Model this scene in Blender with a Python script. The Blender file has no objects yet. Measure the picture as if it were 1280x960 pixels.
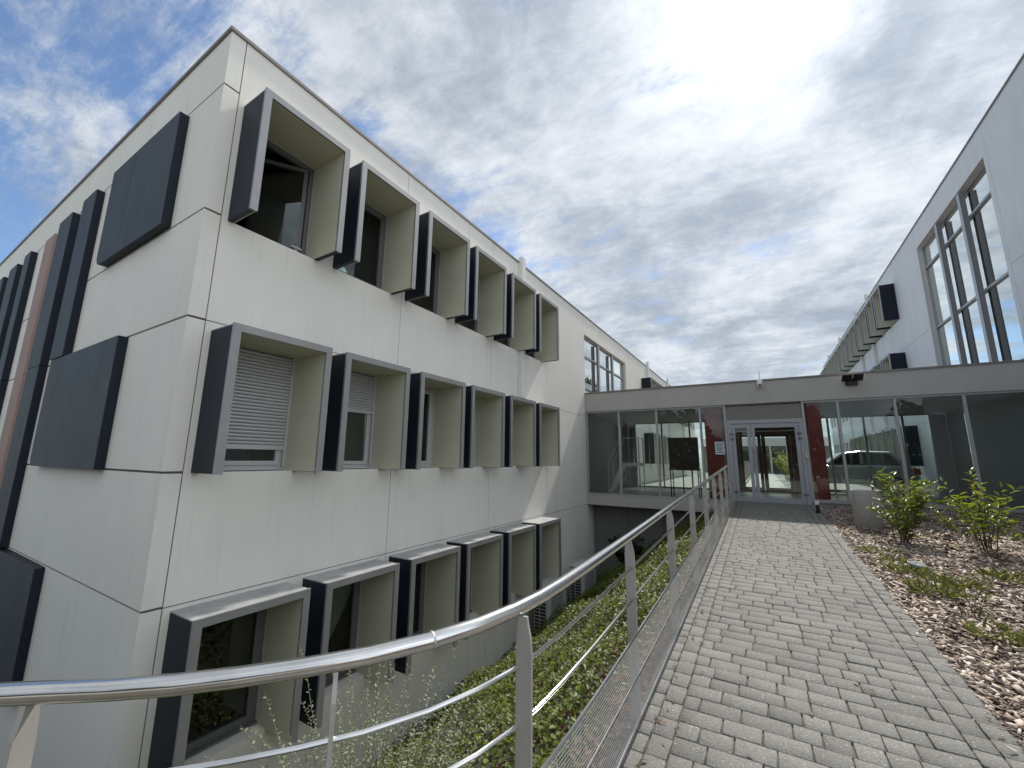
import bpy, bmesh, math, random
import numpy as np
from mathutils import Vector, Matrix
random.seed(7); RNG = np.random.default_rng(11)
R = math.radians
S = bpy.context.scene
COL = S.collection

# ------------------------------------------------------------------ camera
F_PX, PITCH, YAW, ROLL = 513.71, R(10.286), R(31.053), R(0.610)
CAM_Z = 1.62
fw = Vector((-math.sin(YAW)*math.cos(PITCH), math.cos(YAW)*math.cos(PITCH), math.sin(PITCH)))
rt = Vector((math.cos(YAW), math.sin(YAW), 0)); up = rt.cross(fw)
r2 = rt*math.cos(ROLL) + up*math.sin(ROLL); u2 = up*math.cos(ROLL) - rt*math.sin(ROLL)
cam_data = bpy.data.cameras.new('camera'); cam = bpy.data.objects.new('camera', cam_data); COL.objects.link(cam)
cam.matrix_world = Matrix(((r2.x, u2.x, -fw.x, 0), (r2.y, u2.y, -fw.y, 0), (r2.z, u2.z, -fw.z, CAM_Z), (0, 0, 0, 1)))
cam_data.sensor_width = 36; cam_data.lens = 36*F_PX/1280; cam_data.clip_end = 3000; cam_data.clip_start = 0.05
S.camera = cam

# ------------------------------------------------------------------ light, sky, exposure
SUN_EL, SUN_AZ = R(49.5), R(5.3)             # azimuth measured from +Y towards +X
sun_dir = Vector((math.cos(SUN_EL)*math.sin(SUN_AZ), math.cos(SUN_EL)*math.cos(SUN_AZ), math.sin(SUN_EL)))
sl = bpy.data.lights.new('sun', 'SUN'); sl.energy = 2.1; sl.angle = R(2.5); sl.color = (1.0, 0.95, 0.87)
so = bpy.data.objects.new('sun', sl); COL.objects.link(so)
so.rotation_euler = (-sun_dir).to_track_quat('-Z', 'Y').to_euler(); so.location = (0, 0, 30)

W = bpy.data.worlds.new('World'); S.world = W; W.use_nodes = True
nt = W.node_tree; nt.nodes.clear()
def wn(t, **k):
    n = nt.nodes.new(t)
    for a, b in k.items(): setattr(n, a, b)
    return n
def wl(a, b): nt.links.new(a, b)
def wmath(op, a, b=None, c=None, clamp=False):
    n = wn('ShaderNodeMath', operation=op, use_clamp=clamp)
    for i, v in enumerate((a, b, c)):
        if v is None: continue
        if isinstance(v, (int, float)): n.inputs[i].default_value = v
        else: wl(v, n.inputs[i])
    return n.outputs[0]
def wramp(v, a, b, smooth=True):
    n = wn('ShaderNodeMapRange', interpolation_type='SMOOTHSTEP' if smooth else 'LINEAR', clamp=True)
    wl(v, n.inputs['Value']); n.inputs['From Min'].default_value = a; n.inputs['From Max'].default_value = b
    return n.outputs['Result']
sky = wn('ShaderNodeTexSky', sky_type='NISHITA', sun_disc=False)
sky.sun_elevation = SUN_EL; sky.sun_rotation = SUN_AZ; sky.air_density = 1.0; sky.dust_density = 0.2; sky.ozone_density = 4.0
bg_sky = wn('ShaderNodeBackground'); bg_sky.inputs['Strength'].default_value = 0.072; wl(sky.outputs[0], bg_sky.inputs['Color'])
tc = wn('ShaderNodeTexCoord'); sep = wn('ShaderNodeSeparateXYZ'); wl(tc.outputs['Generated'], sep.inputs[0])
zz = wmath('ADD', wmath('MAXIMUM', sep.outputs['Z'], 0.0), 0.20)
px_ = wmath('DIVIDE', sep.outputs['X'], zz); py_ = wmath('DIVIDE', sep.outputs['Y'], zz)
pc = wn('ShaderNodeCombineXYZ'); wl(px_, pc.inputs[0]); wl(py_, pc.inputs[1])
def wnoise(vec, scale, detail, rough, dist, loc=(0, 0, 0), rot=0, sc=(1, 1, 1)):
    m = wn('ShaderNodeMapping'); wl(vec, m.inputs[0]); m.inputs['Location'].default_value = loc
    m.inputs['Rotation'].default_value = (0, 0, rot); m.inputs['Scale'].default_value = sc
    n = wn('ShaderNodeTexNoise'); wl(m.outputs[0], n.inputs['Vector'])
    n.inputs['Scale'].default_value = scale; n.inputs['Detail'].default_value = detail
    n.inputs['Roughness'].default_value = rough; n.inputs['Distortion'].default_value = dist
    return n.outputs['Fac']
streak = wnoise(pc.outputs[0], 4.2, 10, 0.66, 0.35, (3.1, 1.7, 0), R(-38), (0.55, 1.7, 1))
puff = wnoise(pc.outputs[0], 1.9, 11, 0.62, 0.35, (7.3, 2.2, 0), 0, (1, 0.8, 1))
dark = wnoise(pc.outputs[0], 2.0, 12, 0.60, 0.25, (1.4, 9.1, 0), R(15), (1.1, 0.8, 1))
fine = wnoise(pc.outputs[0], 9.0, 10, 0.72, 0.3, (4.4, 0.3, 0), R(-25), (0.8, 1.4, 1))
# cover: broken to the left (west), closed over the roof of the link
west = wramp(px_, -1.10, -0.38)
cov = wmath('ADD', wmath('MULTIPLY', streak, 0.50), wmath('ADD', wmath('MULTIPLY', puff, 0.42), wmath('MULTIPLY', fine, 0.22)))
cov = wmath('ADD', cov, wmath('MULTIPLY', west, 0.20))
dens = wmath('MULTIPLY', wramp(cov, 0.535, 0.73), 0.96)
dp = wn('ShaderNodeVectorMath', operation='DOT_PRODUCT'); wl(tc.outputs['Generated'], dp.inputs[0]); dp.inputs[1].default_value = sun_dir
sd = wmath('MAXIMUM', dp.outputs['Value'], 0.0)
g_wide = wmath('MULTIPLY', wmath('POWER', sd, 9.0), 0.06)
g_mid = wmath('MULTIPLY', wmath('POWER', sd, 80.0), 0.15)
g_core = wmath('MULTIPLY', wmath('POWER', sd, 620.0), 9.0)
shade = wramp(wmath('ADD', wmath('MULTIPLY', dark, 0.80), wmath('MULTIPLY', fine, 0.34)), 0.40, 0.74)
body = wmath('ADD', wmath('MULTIPLY', shade, 0.185), 0.205)
thin = wmath('ADD', wmath('MULTIPLY', shade, 1.2), 0.40)
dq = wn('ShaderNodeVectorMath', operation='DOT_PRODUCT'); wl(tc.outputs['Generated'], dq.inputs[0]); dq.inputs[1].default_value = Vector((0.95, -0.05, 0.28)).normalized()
east_fill = wmath('MULTIPLY', wmath('POWER', wmath('MAXIMUM', dq.outputs['Value'], 0.0), 3.0), 0.42)  # extra sky brightness outside the view, added to light the left block's wall
body = wmath('ADD', body, wmath('MULTIPLY', east_fill, wmath('ADD', wmath('MULTIPLY', shade, 0.6), 0.6)))
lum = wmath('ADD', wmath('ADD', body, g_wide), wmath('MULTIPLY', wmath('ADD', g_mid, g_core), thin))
cc = wn('ShaderNodeMix', data_type='RGBA'); wl(shade, cc.inputs['Factor'])
cc.inputs['A'].default_value = (0.80, 0.91, 1.06, 1); cc.inputs['B'].default_value = (0.95, 0.99, 1.03, 1)
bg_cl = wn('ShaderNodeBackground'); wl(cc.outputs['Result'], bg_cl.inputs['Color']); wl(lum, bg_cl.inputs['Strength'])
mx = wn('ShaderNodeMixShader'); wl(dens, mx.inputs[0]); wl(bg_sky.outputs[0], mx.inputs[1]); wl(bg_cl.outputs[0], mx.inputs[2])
wo = wn('ShaderNodeOutputWorld'); wl(mx.outputs[0], wo.inputs['Surface'])

S.view_settings.view_transform = 'Standard'; S.view_settings.look = 'None'
S.view_settings.exposure = 1.18; S.view_settings.gamma = 1; S.view_settings.use_curve_mapping = False
S.render.engine = 'CYCLES'
cy = S.cycles; cy.max_bounces = 8; cy.diffuse_bounces = 4; cy.glossy_bounces = 4; cy.transparent_max_bounces = 24
cy.transmission_bounces = 4; cy.sample_clamp_indirect = 4.0; cy.caustics_reflective = False; cy.caustics_refractive = False
cy.use_denoising = True
try: cy.denoiser = 'OPENIMAGEDENOISE'; cy.denoising_input_passes = 'RGB_ALBEDO_NORMAL'
except Exception: pass

# ------------------------------------------------------------------ materials
def mat(name, col, rough=0.6, metal=0.0, var=0.0, scale=3.0, bump=0.0, bscale=60.0, spec=0.5, streak=0.0, island=0.0, island_cols=None, transl=0.0, blotch=0.0):
    m = bpy.data.materials.new(name); m.use_nodes = True; t = m.node_tree; b = t.nodes['Principled BSDF']
    b.inputs['Base Color'].default_value = (*col, 1); b.inputs['Roughness'].default_value = rough
    b.inputs['Metallic'].default_value = metal; b.inputs['Specular IOR Level'].default_value = spec
    N = t.nodes.new; L = t.links.new
    geo = None; cur = None
    if var or streak or bump or blotch:
        geo = N('ShaderNodeNewGeometry')
    if island_cols:
        g2 = N('ShaderNodeNewGeometry'); rp = N('ShaderNodeValToRGB'); L(g2.outputs['Random Per Island'], rp.inputs[0])
        cr = rp.color_ramp; n = len(island_cols)
        while len(cr.elements) < n: cr.elements.new(0.5)
        for i, c in enumerate(island_cols):
            cr.elements[i].position = i/max(1, n-1); cr.elements[i].color = (*c, 1)
        cur = rp.outputs[0]
    def scale_by(fac_socket, lo, hi):
        nonlocal cur
        mr = N('ShaderNodeMapRange'); L(fac_socket, mr.inputs['Value']); mr.inputs['From Min'].default_value = 0.3; mr.inputs['From Max'].default_value = 0.7
        mr.inputs['To Min'].default_value = lo; mr.inputs['To Max'].default_value = hi
        mu = N('ShaderNodeMix'); mu.data_type = 'RGBA'; mu.blend_type = 'MULTIPLY'; mu.inputs['Factor'].default_value = 1
        if cur is None: mu.inputs['A'].default_value = (*col, 1)
        else: L(cur, mu.inputs['A'])
        cmb = N('ShaderNodeCombineColor'); [L(mr.outputs[0], cmb.inputs[i]) for i in range(3)]
        L(cmb.outputs[0], mu.inputs['B']); cur = mu.outputs['Result']
    if var:
        no = N('ShaderNodeTexNoise'); L(geo.outputs['Position'], no.inputs['Vector']); no.inputs['Scale'].default_value = scale
        no.inputs['Detail'].default_value = 6; no.inputs['Roughness'].default_value = 0.6
        scale_by(no.outputs['Fac'], 1-var, 1+var)
    if streak:
        mp = N('ShaderNodeMapping'); L(geo.outputs['Position'], mp.inputs[0]); mp.inputs['Scale'].default_value = (2.6, 2.6, 0.3)
        no = N('ShaderNodeTexNoise'); L(mp.outputs[0], no.inputs['Vector']); no.inputs['Scale'].default_value = 1.6
        no.inputs['Detail'].default_value = 5
        scale_by(no.outputs['Fac'], 1-streak, 1+streak*0.4)
    if streak and name == 'painted_concrete':
        mp2 = N('ShaderNodeMapping'); L(geo.outputs['Position'], mp2.inputs[0]); mp2.inputs['Scale'].default_value = (16, 16, 0.55)
        n2 = N('ShaderNodeTexNoise'); L(mp2.outputs[0], n2.inputs['Vector']); n2.inputs['Scale'].default_value = 1.0; n2.inputs['Detail'].default_value = 3
        m2 = N('ShaderNodeMapRange'); L(n2.outputs['Fac'], m2.inputs['Value']); m2.inputs['From Min'].default_value = 0.60; m2.inputs['From Max'].default_value = 0.80
        m2.inputs['To Min'].default_value = 0.0; m2.inputs['To Max'].default_value = 0.22
        x2 = N('ShaderNodeMix'); x2.data_type = 'RGBA'; L(m2.outputs[0], x2.inputs['Factor']); L(cur, x2.inputs['A']); x2.inputs['B'].default_value = (0.33, 0.31, 0.27, 1); cur = x2.outputs['Result']
    if blotch:
        no = N('ShaderNodeTexNoise'); L(geo.outputs['Position'], no.inputs['Vector']); no.inputs['Scale'].default_value = 1.7
        no.inputs['Detail'].default_value = 5; no.inputs['Roughness'].default_value = 0.65
        scale_by(no.outputs['Fac'], 1-blotch, 1+blotch)
        vo = N('ShaderNodeTexVoronoi'); L(geo.outputs['Position'], vo.inputs['Vector']); vo.inputs['Scale'].default_value = 34
        vo.inputs['Randomness'].default_value = 1
        lt = N('ShaderNodeMath'); lt.operation = 'LESS_THAN'; lt.inputs[1].default_value = 0.16; L(vo.outputs['Distance'], lt.inputs[0])
        gt = N('ShaderNodeSeparateColor'); L(vo.outputs['Color'], gt.inputs[0])
        g3 = N('ShaderNodeMath'); g3.operation = 'GREATER_THAN'; g3.inputs[1].default_value = 0.62; L(gt.outputs[0], g3.inputs[0])
        mm = N('ShaderNodeMath'); mm.operation = 'MULTIPLY'; L(lt.outputs[0], mm.inputs[0]); L(g3.outputs[0], mm.inputs[1])
        mf = N('ShaderNodeMath'); mf.operation = 'MULTIPLY'; mf.inputs[1].default_value = 0.55; L(mm.outputs[0], mf.inputs[0])
        mi = N('ShaderNodeMix'); mi.data_type = 'RGBA'; L(mf.outputs[0], mi.inputs['Factor']); L(cur, mi.inputs['A']); mi.inputs['B'].default_value = (0.50, 0.49, 0.45, 1)
        cur = mi.outputs['Result']
    if cur is not None: L(cur, b.inputs['Base Color'])
    if bump:
        no = N('ShaderNodeTexNoise'); L(geo.outputs['Position'], no.inputs['Vector']); no.inputs['Scale'].default_value = bscale
        no.inputs['Detail'].default_value = 4
        bp = N('ShaderNodeBump'); bp.inputs['Strength'].default_value = bump; bp.inputs['Distance'].default_value = 0.01
        L(no.outputs['Fac'], bp.inputs['Height']); L(bp.outputs[0], b.inputs['Normal'])
    if transl:
        tr = N('ShaderNodeBsdfTranslucent')
        if cur is not None:
            ga = N('ShaderNodeMix'); ga.data_type = 'RGBA'; ga.blend_type = 'MULTIPLY'; ga.inputs['Factor'].default_value = 1
            L(cur, ga.inputs['A']); ga.inputs['B'].default_value = (1.5, 1.5, 0.7, 1); L(ga.outputs['Result'], tr.inputs['Color'])
        mxs = N('ShaderNodeMixShader'); mxs.inputs[0].default_value = transl
        out = t.nodes['Material Output']; L(b.outputs[0], mxs.inputs[1]); L(tr.outputs[0], mxs.inputs[2]); L(mxs.outputs[0], out.inputs['Surface'])
    return m
def glass_mat(name, tint, gloss=1.0, rough=0.0):
    m = bpy.data.materials.new(name); m.use_nodes = True; t = m.node_tree; t.nodes.clear(); N = t.nodes.new; L = t.links.new
    tr = N('ShaderNodeBsdfTransparent'); tr.inputs[0].default_value = (*tint, 1)
    gl = N('ShaderNodeBsdfGlossy'); gl.inputs['Roughness'].default_value = rough; gl.inputs['Color'].default_value = (0.95, 1, 0.98, 1)
    fr = N('ShaderNodeFresnel'); fr.inputs['IOR'].default_value = 1.5
    mu = N('ShaderNodeMath'); mu.operation = 'MULTIPLY'; mu.use_clamp = True; mu.inputs[1].default_value = gloss; L(fr.outputs[0], mu.inputs[0])
    mx = N('ShaderNodeMixShader'); L(mu.outputs[0], mx.inputs[0]); L(tr.outputs[0], mx.inputs[1]); L(gl.outputs[0], mx.inputs[2])
    o = N('ShaderNodeOutputMaterial'); L(mx.outputs[0], o.inputs[0]); return m
def mesh_mat(name):
    m = bpy.data.materials.new(name); m.use_nodes = True; t = m.node_tree; b = t.nodes['Principled BSDF']; N = t.nodes.new; L = t.links.new
    b.inputs['Base Color'].default_value = (0.78, 0.78, 0.77, 1); b.inputs['Metallic'].default_value = 0.35; b.inputs['Roughness'].default_value = 0.4
    uv = N('ShaderNodeUVMap'); sp = N('ShaderNodeSeparateXYZ'); L(uv.outputs[0], sp.inputs[0])
    def M(op, a, bb):
        n = N('ShaderNodeMath'); n.operation = op
        for i, v in enumerate((a, bb)):
            if isinstance(v, float): n.inputs[i].default_value = v
            else: L(v, n.inputs[i])
        return n.outputs[0]
    pu = M('PINGPONG', sp.outputs[0], 0.0065); pv = M('PINGPONG', sp.outputs[1], 0.0080)
    op = M('MULTIPLY', M('GREATER_THAN', pu, 0.0012), M('GREATER_THAN', pv, 0.0022))
    tr = N('ShaderNodeBsdfTransparent'); mx = N('ShaderNodeMixShader'); L(op, mx.inputs[0]); L(b.outputs[0], mx.inputs[1]); L(tr.outputs[0], mx.inputs[2])
    L(mx.outputs[0], t.nodes['Material Output'].inputs['Surface']); return m
M = dict(
    wall=mat('painted_concrete', (0.82, 0.795, 0.72), 0.75, var=0.03, scale=0.9, streak=0.025, bump=0.05, bscale=160),
    wall_c=mat('painted_concrete_grey', (0.80, 0.79, 0.755), 0.75, var=0.03, scale=1.1, streak=0.05),
    joint=mat('joint_sealant', (0.12, 0.115, 0.11), 0.9),
    cap=mat('roof_flashing', (0.24, 0.21, 0.20), 0.5, metal=0.2),
    navy=mat('navy_side_cladding', (0.013, 0.018, 0.029), 0.5, spec=0.22, var=0.10, scale=2.0),
    slate=mat('slate_cladding', (0.070, 0.082, 0.090), 0.65, spec=0.25, var=0.12, scale=2.5, streak=0.15),
    rim=mat('grey_metal_rim', (0.30, 0.30, 0.30), 0.42, metal=0.35, var=0.08, scale=4),
    zinc=mat('grey_metal_top', (0.42, 0.42, 0.42), 0.42, metal=0.35, var=0.24, scale=4.5),
    beige=mat('beige_lining', (0.56, 0.555, 0.435), 0.6, var=0.04, scale=2.0),
    pvc=mat('window_frame_grey', (0.46, 0.46, 0.46), 0.4),
    pvcd=mat('window_frame_dark', (0.13, 0.13, 0.13), 0.45),
    shutter=mat('aluminium_shutter', (0.55, 0.55, 0.56), 0.38, metal=0.4),
    curtain=mat('window_curtain', (0.16, 0.17, 0.165), 0.9, var=0.1, scale=3),
    room=mat('room_inside', (0.16, 0.16, 0.15), 0.9),
    pink=mat('pinkish_panel', (0.36, 0.235, 0.20), 0.7, var=0.08, scale=3),
    glass=glass_mat('window_glass', (0.75, 0.80, 0.78), 1.3),
    glass_link=glass_mat('link_glass', (0.95, 0.985, 0.97), 0.9),
    glass_bay=glass_mat('bay_glass', (0.30, 0.34, 0.36), 4.2),
    fascia=mat('fascia_paint', (0.46, 0.445, 0.415), 0.6, var=0.03, scale=1.2, streak=0.04),
    mullion=mat('aluminium_mullion', (0.40, 0.40, 0.40), 0.42, metal=0.3),
    fin=mat('bay_fin', (0.33, 0.325, 0.33), 0.5),
    doorf=mat('door_frame_grey', (0.37, 0.38, 0.41), 0.45, metal=0.15),
    transom=mat('transom_panel', (0.21, 0.195, 0.18), 0.35),
    red=mat('dark_red_partition', (0.24, 0.012, 0.012), 0.35),
    maroon=mat('maroon_board', (0.040, 0.010, 0.011), 0.4),
    brown=mat('brown_door_frame', (0.23, 0.135, 0.105), 0.5),
    ceil=mat('link_ceiling', (0.62, 0.62, 0.60), 0.8),
    floor=mat('link_floor', (0.42, 0.43, 0.42), 0.4, var=0.06),
    inner=mat('link_inner_wall', (0.36, 0.365, 0.36), 0.7),
    concrete=mat('raw_concrete', (0.34, 0.33, 0.305), 0.85, var=0.15, scale=4, bump=0.35, bscale=70),
    darkconc=mat('shaded_base_wall', (0.17, 0.17, 0.165), 0.85, var=0.08),  # shade beneath the link is worked into this dark base colour
    steel=mat('brushed_stainless', (0.66, 0.65, 0.63), 0.16, metal=1.0, var=0.10, scale=9),
    post=mat('stainless_post', (0.47, 0.455, 0.43), 0.42, metal=0.5, var=0.08, scale=8),
    wire=mesh_mat('woven_wire'),
    paver=mat('concrete_paver', (0.25, 0.24, 0.22), 0.85, var=0.30, scale=75, bump=0.7, bscale=110, blotch=0.10,
              island_cols=[(0.148, 0.143, 0.130), (0.176, 0.17, 0.155), (0.158, 0.153, 0.139), (0.186, 0.18, 0.164), (0.167, 0.162, 0.149)]),
    sand=mat('joint_sand', (0.095, 0.088, 0.072), 0.95, var=0.3, scale=14),
    soil=mat('bed_soil', (0.085, 0.055, 0.038), 0.95, var=0.35, scale=8, bump=0.8, bscale=40),
    banksoil=mat('bank_soil', (0.050, 0.045, 0.026), 0.95, var=0.35, scale=6, bump=0.8, bscale=30),
    yard=mat('yard_ground', (0.20, 0.195, 0.18), 0.9, var=0.15, scale=0.8),
    chip=mat('bark_chip', (0.3, 0.2, 0.14), 0.8, island_cols=[(0.12, 0.080, 0.060), (0.48, 0.40, 0.33), (0.22, 0.150, 0.115), (0.64, 0.57, 0.50), (0.34, 0.255, 0.20), (0.10, 0.06, 0.045), (0.56, 0.48, 0.41), (0.27, 0.175, 0.13)]),
    leaf=mat('laurel_leaf', (0.07, 0.12, 0.02), 0.34, transl=0.38, island_cols=[(0.065, 0.105, 0.018), (0.14, 0.19, 0.032), (0.23, 0.26, 0.045), (0.10, 0.145, 0.025), (0.18, 0.19, 0.06)]),
    ivy=mat('ground_cover_leaf', (0.05, 0.09, 0.015), 0.45, spec=0.35, transl=0.38, island_cols=[(0.030, 0.055, 0.011), (0.095, 0.135, 0.020), (0.18, 0.205, 0.030), (0.055, 0.09, 0.015), (0.14, 0.17, 0.034), (0.075, 0.11, 0.017), (0.20, 0.20, 0.06)]),
    conif=mat('dark_needle_leaf', (0.02, 0.035, 0.014), 0.6, transl=0.15, island_cols=[(0.014, 0.026, 0.010), (0.035, 0.055, 0.02), (0.05, 0.06, 0.03)]),
    silver=mat('silvery_leaf', (0.16, 0.18, 0.12), 0.55, transl=0.3, island_cols=[(0.15, 0.17, 0.10), (0.30, 0.31, 0.22), (0.22, 0.24, 0.15)]),
    dead=mat('dry_leaf', (0.2, 0.11, 0.06), 0.8, transl=0.15, island_cols=[(0.10, 0.055, 0.035), (0.20, 0.11, 0.065), (0.28, 0.18, 0.11), (0.15, 0.05, 0.035)]),
    grass=mat('grass_blade', (0.10, 0.15, 0.03), 0.55, transl=0.3, island_cols=[(0.17, 0.21, 0.07), (0.27, 0.30, 0.12), (0.38, 0.37, 0.20)]),
    twig=mat('woody_stem', (0.085, 0.06, 0.04), 0.8, var=0.2, scale=10),
    black=mat('black_plastic', (0.012, 0.012, 0.013), 0.4),
    lens=mat('lamp_lens', (0.75, 0.76, 0.78), 0.12, spec=0.8),
    white=mat('white_plastic', (0.72, 0.72, 0.70), 0.4),
    acgrey=mat('air_conditioner_casing', (0.46, 0.46, 0.45), 0.5, var=0.05),
    paper=mat('paper_sheet', (0.62, 0.68, 0.72), 0.7),
    ink=mat('blue_print', (0.05, 0.14, 0.22), 0.7),
    stone=mat('grey_stone', (0.27, 0.28, 0.29), 0.8, var=0.2, scale=20, bump=0.4),
    carpaint=mat('silver_car_paint', (0.34, 0.34, 0.36), 0.25, metal=0.6),
    carglass=mat('car_window', (0.02, 0.022, 0.026), 0.06, spec=0.9),
    tyre=mat('tyre_rubber', (0.02, 0.02, 0.02), 0.8),
    lampred=mat('tail_lamp_red', (0.28, 0.015, 0.012), 0.2),
    farwall=mat('far_wall_white', (0.70, 0.69, 0.66), 0.75),
    pathc=mat('concrete_path', (0.34, 0.33, 0.31), 0.85, var=0.08, scale=2),
)

# ------------------------------------------------------------------ mesh helpers
OFF = {}
class MB:
    def __init__(s): s.v = []; s.f = []; s.uv = None; s.mi = []
    def add(s, vs, fs):
        o = len(s.v); s.v += [tuple(p) for p in vs]; s.f += [tuple(i+o for i in f) for f in fs]; return s
    def box(s, x0, x1, y0, y1, z0, z1):
        x0, x1 = min(x0, x1), max(x0, x1); y0, y1 = min(y0, y1), max(y0, y1); z0, z1 = min(z0, z1), max(z0, z1)
        return s.add([(x0,y0,z0),(x1,y0,z0),(x1,y1,z0),(x0,y1,z0),(x0,y0,z1),(x1,y0,z1),(x1,y1,z1),(x0,y1,z1)],
                     [(0,3,2,1),(4,5,6,7),(0,1,5,4),(1,2,6,5),(2,3,7,6),(3,0,4,7)])
    def prism(s, poly, fn, a, b):      # poly CCW in 2-D, fn(u,v,w) -> xyz
        n = len(poly); vs = [fn(u, v, a) for u, v in poly] + [fn(u, v, b) for u, v in poly]
        fs = [tuple(range(n-1, -1, -1)), tuple(range(n, 2*n))] + [(i, (i+1) % n, n+(i+1) % n, n+i) for i in range(n)]
        return s.add(vs, fs)
    def tube(s, pts, r, n=10, cap=True):
        pts = [Vector(p) for p in pts]; rings = []; u = None
        for i, p in enumerate(pts):
            d = (pts[min(i+1, len(pts)-1)] - pts[max(i-1, 0)]).normalized()
            if u is None:
                u = d.cross(Vector((0, 0, 1)));
                if u.length < 1e-3: u = d.cross(Vector((1, 0, 0)))
            u = (u - d*u.dot(d)).normalized(); w = d.cross(u)
            rr = r[i] if isinstance(r, (list, tuple)) else r
            rings.append([p + (u*math.cos(2*math.pi*k/n) + w*math.sin(2*math.pi*k/n))*rr for k in range(n)])
        vs = [q for ring in rings for q in ring]; fs = []
        for i in range(len(pts)-1):
            for k in range(n):
                fs.append((i*n+k, i*n+(k+1) % n, (i+1)*n+(k+1) % n, (i+1)*n+k))
        if cap: fs.append(tuple(range(n-1, -1, -1))); m = (len(pts)-1)*n; fs.append(tuple(range(m, m+n)))
        return s.add(vs, fs)
    def lathe(s, prof, c, n=32):
        vs = []; fs = []
        for r, z in prof:
            for k in range(n): vs.append((c[0]+r*math.cos(2*math.pi*k/n), c[1]+r*math.sin(2*math.pi*k/n), c[2]+z))
        for i in range(len(prof)-1):
            for k in range(n): fs.append((i*n+k, i*n+(k+1) % n, (i+1)*n+(k+1) % n, (i+1)*n+k))
        fs.append(tuple(range(n-1, -1, -1))); m = (len(prof)-1)*n; fs.append(tuple(range(m, m+n)))
        return s.add(vs, fs)
    def mesh(s, name, material, off=(0, 0, 0), smooth=False):
        me = bpy.data.meshes.new(name)
        me.from_pydata([(a-off[0], b-off[1], c-off[2]) for a, b, c in s.v], [], s.f); me.validate()
        me.materials.append(material)
        if smooth:
            for p in me.polygons: p.use_smooth = True
        return me
    def build(s, name, material, parent=None, smooth=False, bevel=0, loc=None):
        off = OFF.get(parent, (0, 0, 0)) if parent else (loc or (0, 0, 0))
        me = s.mesh(name, material, off, smooth)
        o = bpy.data.objects.new(name, me); COL.objects.link(o)
        if parent: o.parent = parent; OFF[o] = off
        else: o.location = off; OFF[o] = off
        if bevel:
            b = o.modifiers.new('bevel', 'BEVEL'); b.width = bevel; b.segments = 2; b.limit_method = 'ANGLE'
        if smooth:
            try: me.set_sharp_from_angle(angle=R(40))
            except Exception: pass
        return o
def np_mesh(name, V, F, material, smooth=False):
    V = np.asarray(V, np.float32); F = np.asarray(F, np.int32); k = F.shape[1]
    me = bpy.data.meshes.new(name); me.vertices.add(len(V)); me.vertices.foreach_set('co', V.ravel())
    me.loops.add(F.size); me.loops.foreach_set('vertex_index', F.ravel())
    me.polygons.add(len(F)); me.polygons.foreach_set('loop_start', np.arange(0, F.size, k, dtype=np.int32))
    me.update(calc_edges=True); me.materials.append(material)
    if smooth: me.polygons.foreach_set('use_smooth', np.ones(len(F), bool))
    return me
def link(name, me, parent=None, loc=(0, 0, 0), rz=0):
    o = bpy.data.objects.new(name, me); COL.objects.link(o); o.location = loc; o.rotation_euler = (0, 0, rz)
    if parent: o.parent = parent
    return o
def tag(o, label=None, cat=None, group=None, kind=None):
    if label: o['label'] = label
    if cat: o['category'] = cat
    if group: o['group'] = group
    if kind: o['kind'] = kind
    return o
def thing(name, label, cat, loc, group=None):
    o = bpy.data.objects.new(name, None); COL.objects.link(o); o.location = loc; o.empty_display_size = 0.2
    OFF[o] = tuple(loc); return tag(o, label, cat, group)
def copy_tree(o, parent=None):
    c = o.copy(); COL.objects.link(c)
    if parent: c.parent = parent
    for ch in list(o.children): copy_tree(ch, c)
    return c
def structure(o): o['kind'] = 'structure'; return o

# ------------------------------------------------------------------ key dimensions
AX = -5.07; BY = 1.775; ROOF = 6.675; CX = 5.2; ROOFC = 9.70
LY0, LY1 = 13.34, 18.5
SL = 0.04
def pz(y): return SL*y
LEV = [-2.74, 0.165, 3.07, 5.98]

# ------------------------------------------------------------------ hoods and windows (meshes shared by all copies; local origin = wall face, lower near corner)
HW, HD, HH, HT = 1.145, 0.50, 1.535, 0.070
RECESS = 0.21
def hood_meshes(sgn):                          # sgn +1: wall faces +X ; -1: wall faces -X
    x = lambda a: a*sgn
    top = MB().box(x(0.001), x(HD-0.03), 0.0, HW, HH-0.012, HH).mesh('window_hood', M['zinc'])
    topin = MB().box(x(-RECESS+0.04), x(HD-0.03), HT-0.010, HW-HT+0.010, HH-HT-0.008, HH-HT+0.002).mesh('ceiling_lining', M['beige'])
    side = MB().box(x(0.001), x(HD-0.03), 0.0, HT-0.012, 0.0, HH-0.0125).mesh('side_panel', M['navy'])
    lin = MB().box(x(-RECESS+0.04), x(HD-0.03), HT-0.010, HT, 0.004, HH-HT-0.01).mesh('side_lining', M['beige'])
    rim = MB()
    a, b = x(HD-0.03), x(HD)
    rim.box(a, b, -0.006, HT+0.004, -0.004, HH+0.006).box(a, b, HW-HT-0.004, HW+0.006, -0.004, HH+0.006).box(a, b, HT+0.004, HW-HT-0.004, HH-HT-0.004, HH+0.006)
    rim = rim.mesh('metal_rim', M['rim'])
    return top, topin, side, lin, rim
HM = {1: hood_meshes(1), -1: hood_meshes(-1)}
def add_hood(parent, x, y, z, sgn, detail=True):
    o = OFF[parent]
    h = link('window_hood', HM[sgn][0], parent, (x-o[0], y-o[1], z-o[2]))
    link('ceiling_lining', HM[sgn][1], h)
    link('side_panel', HM[sgn][2], h); link('side_panel', HM[sgn][2], h, (0, HW-HT+0.012, 0))
    link('side_lining', HM[sgn][3], h); link('side_lining', HM[sgn][3], h, (0, HW-2*HT+0.010, 0))
    link('metal_rim', HM[sgn][4], h)
    return h
WW = HW-2*HT                                    # clear width
WH = HH-HT-0.02
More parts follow.
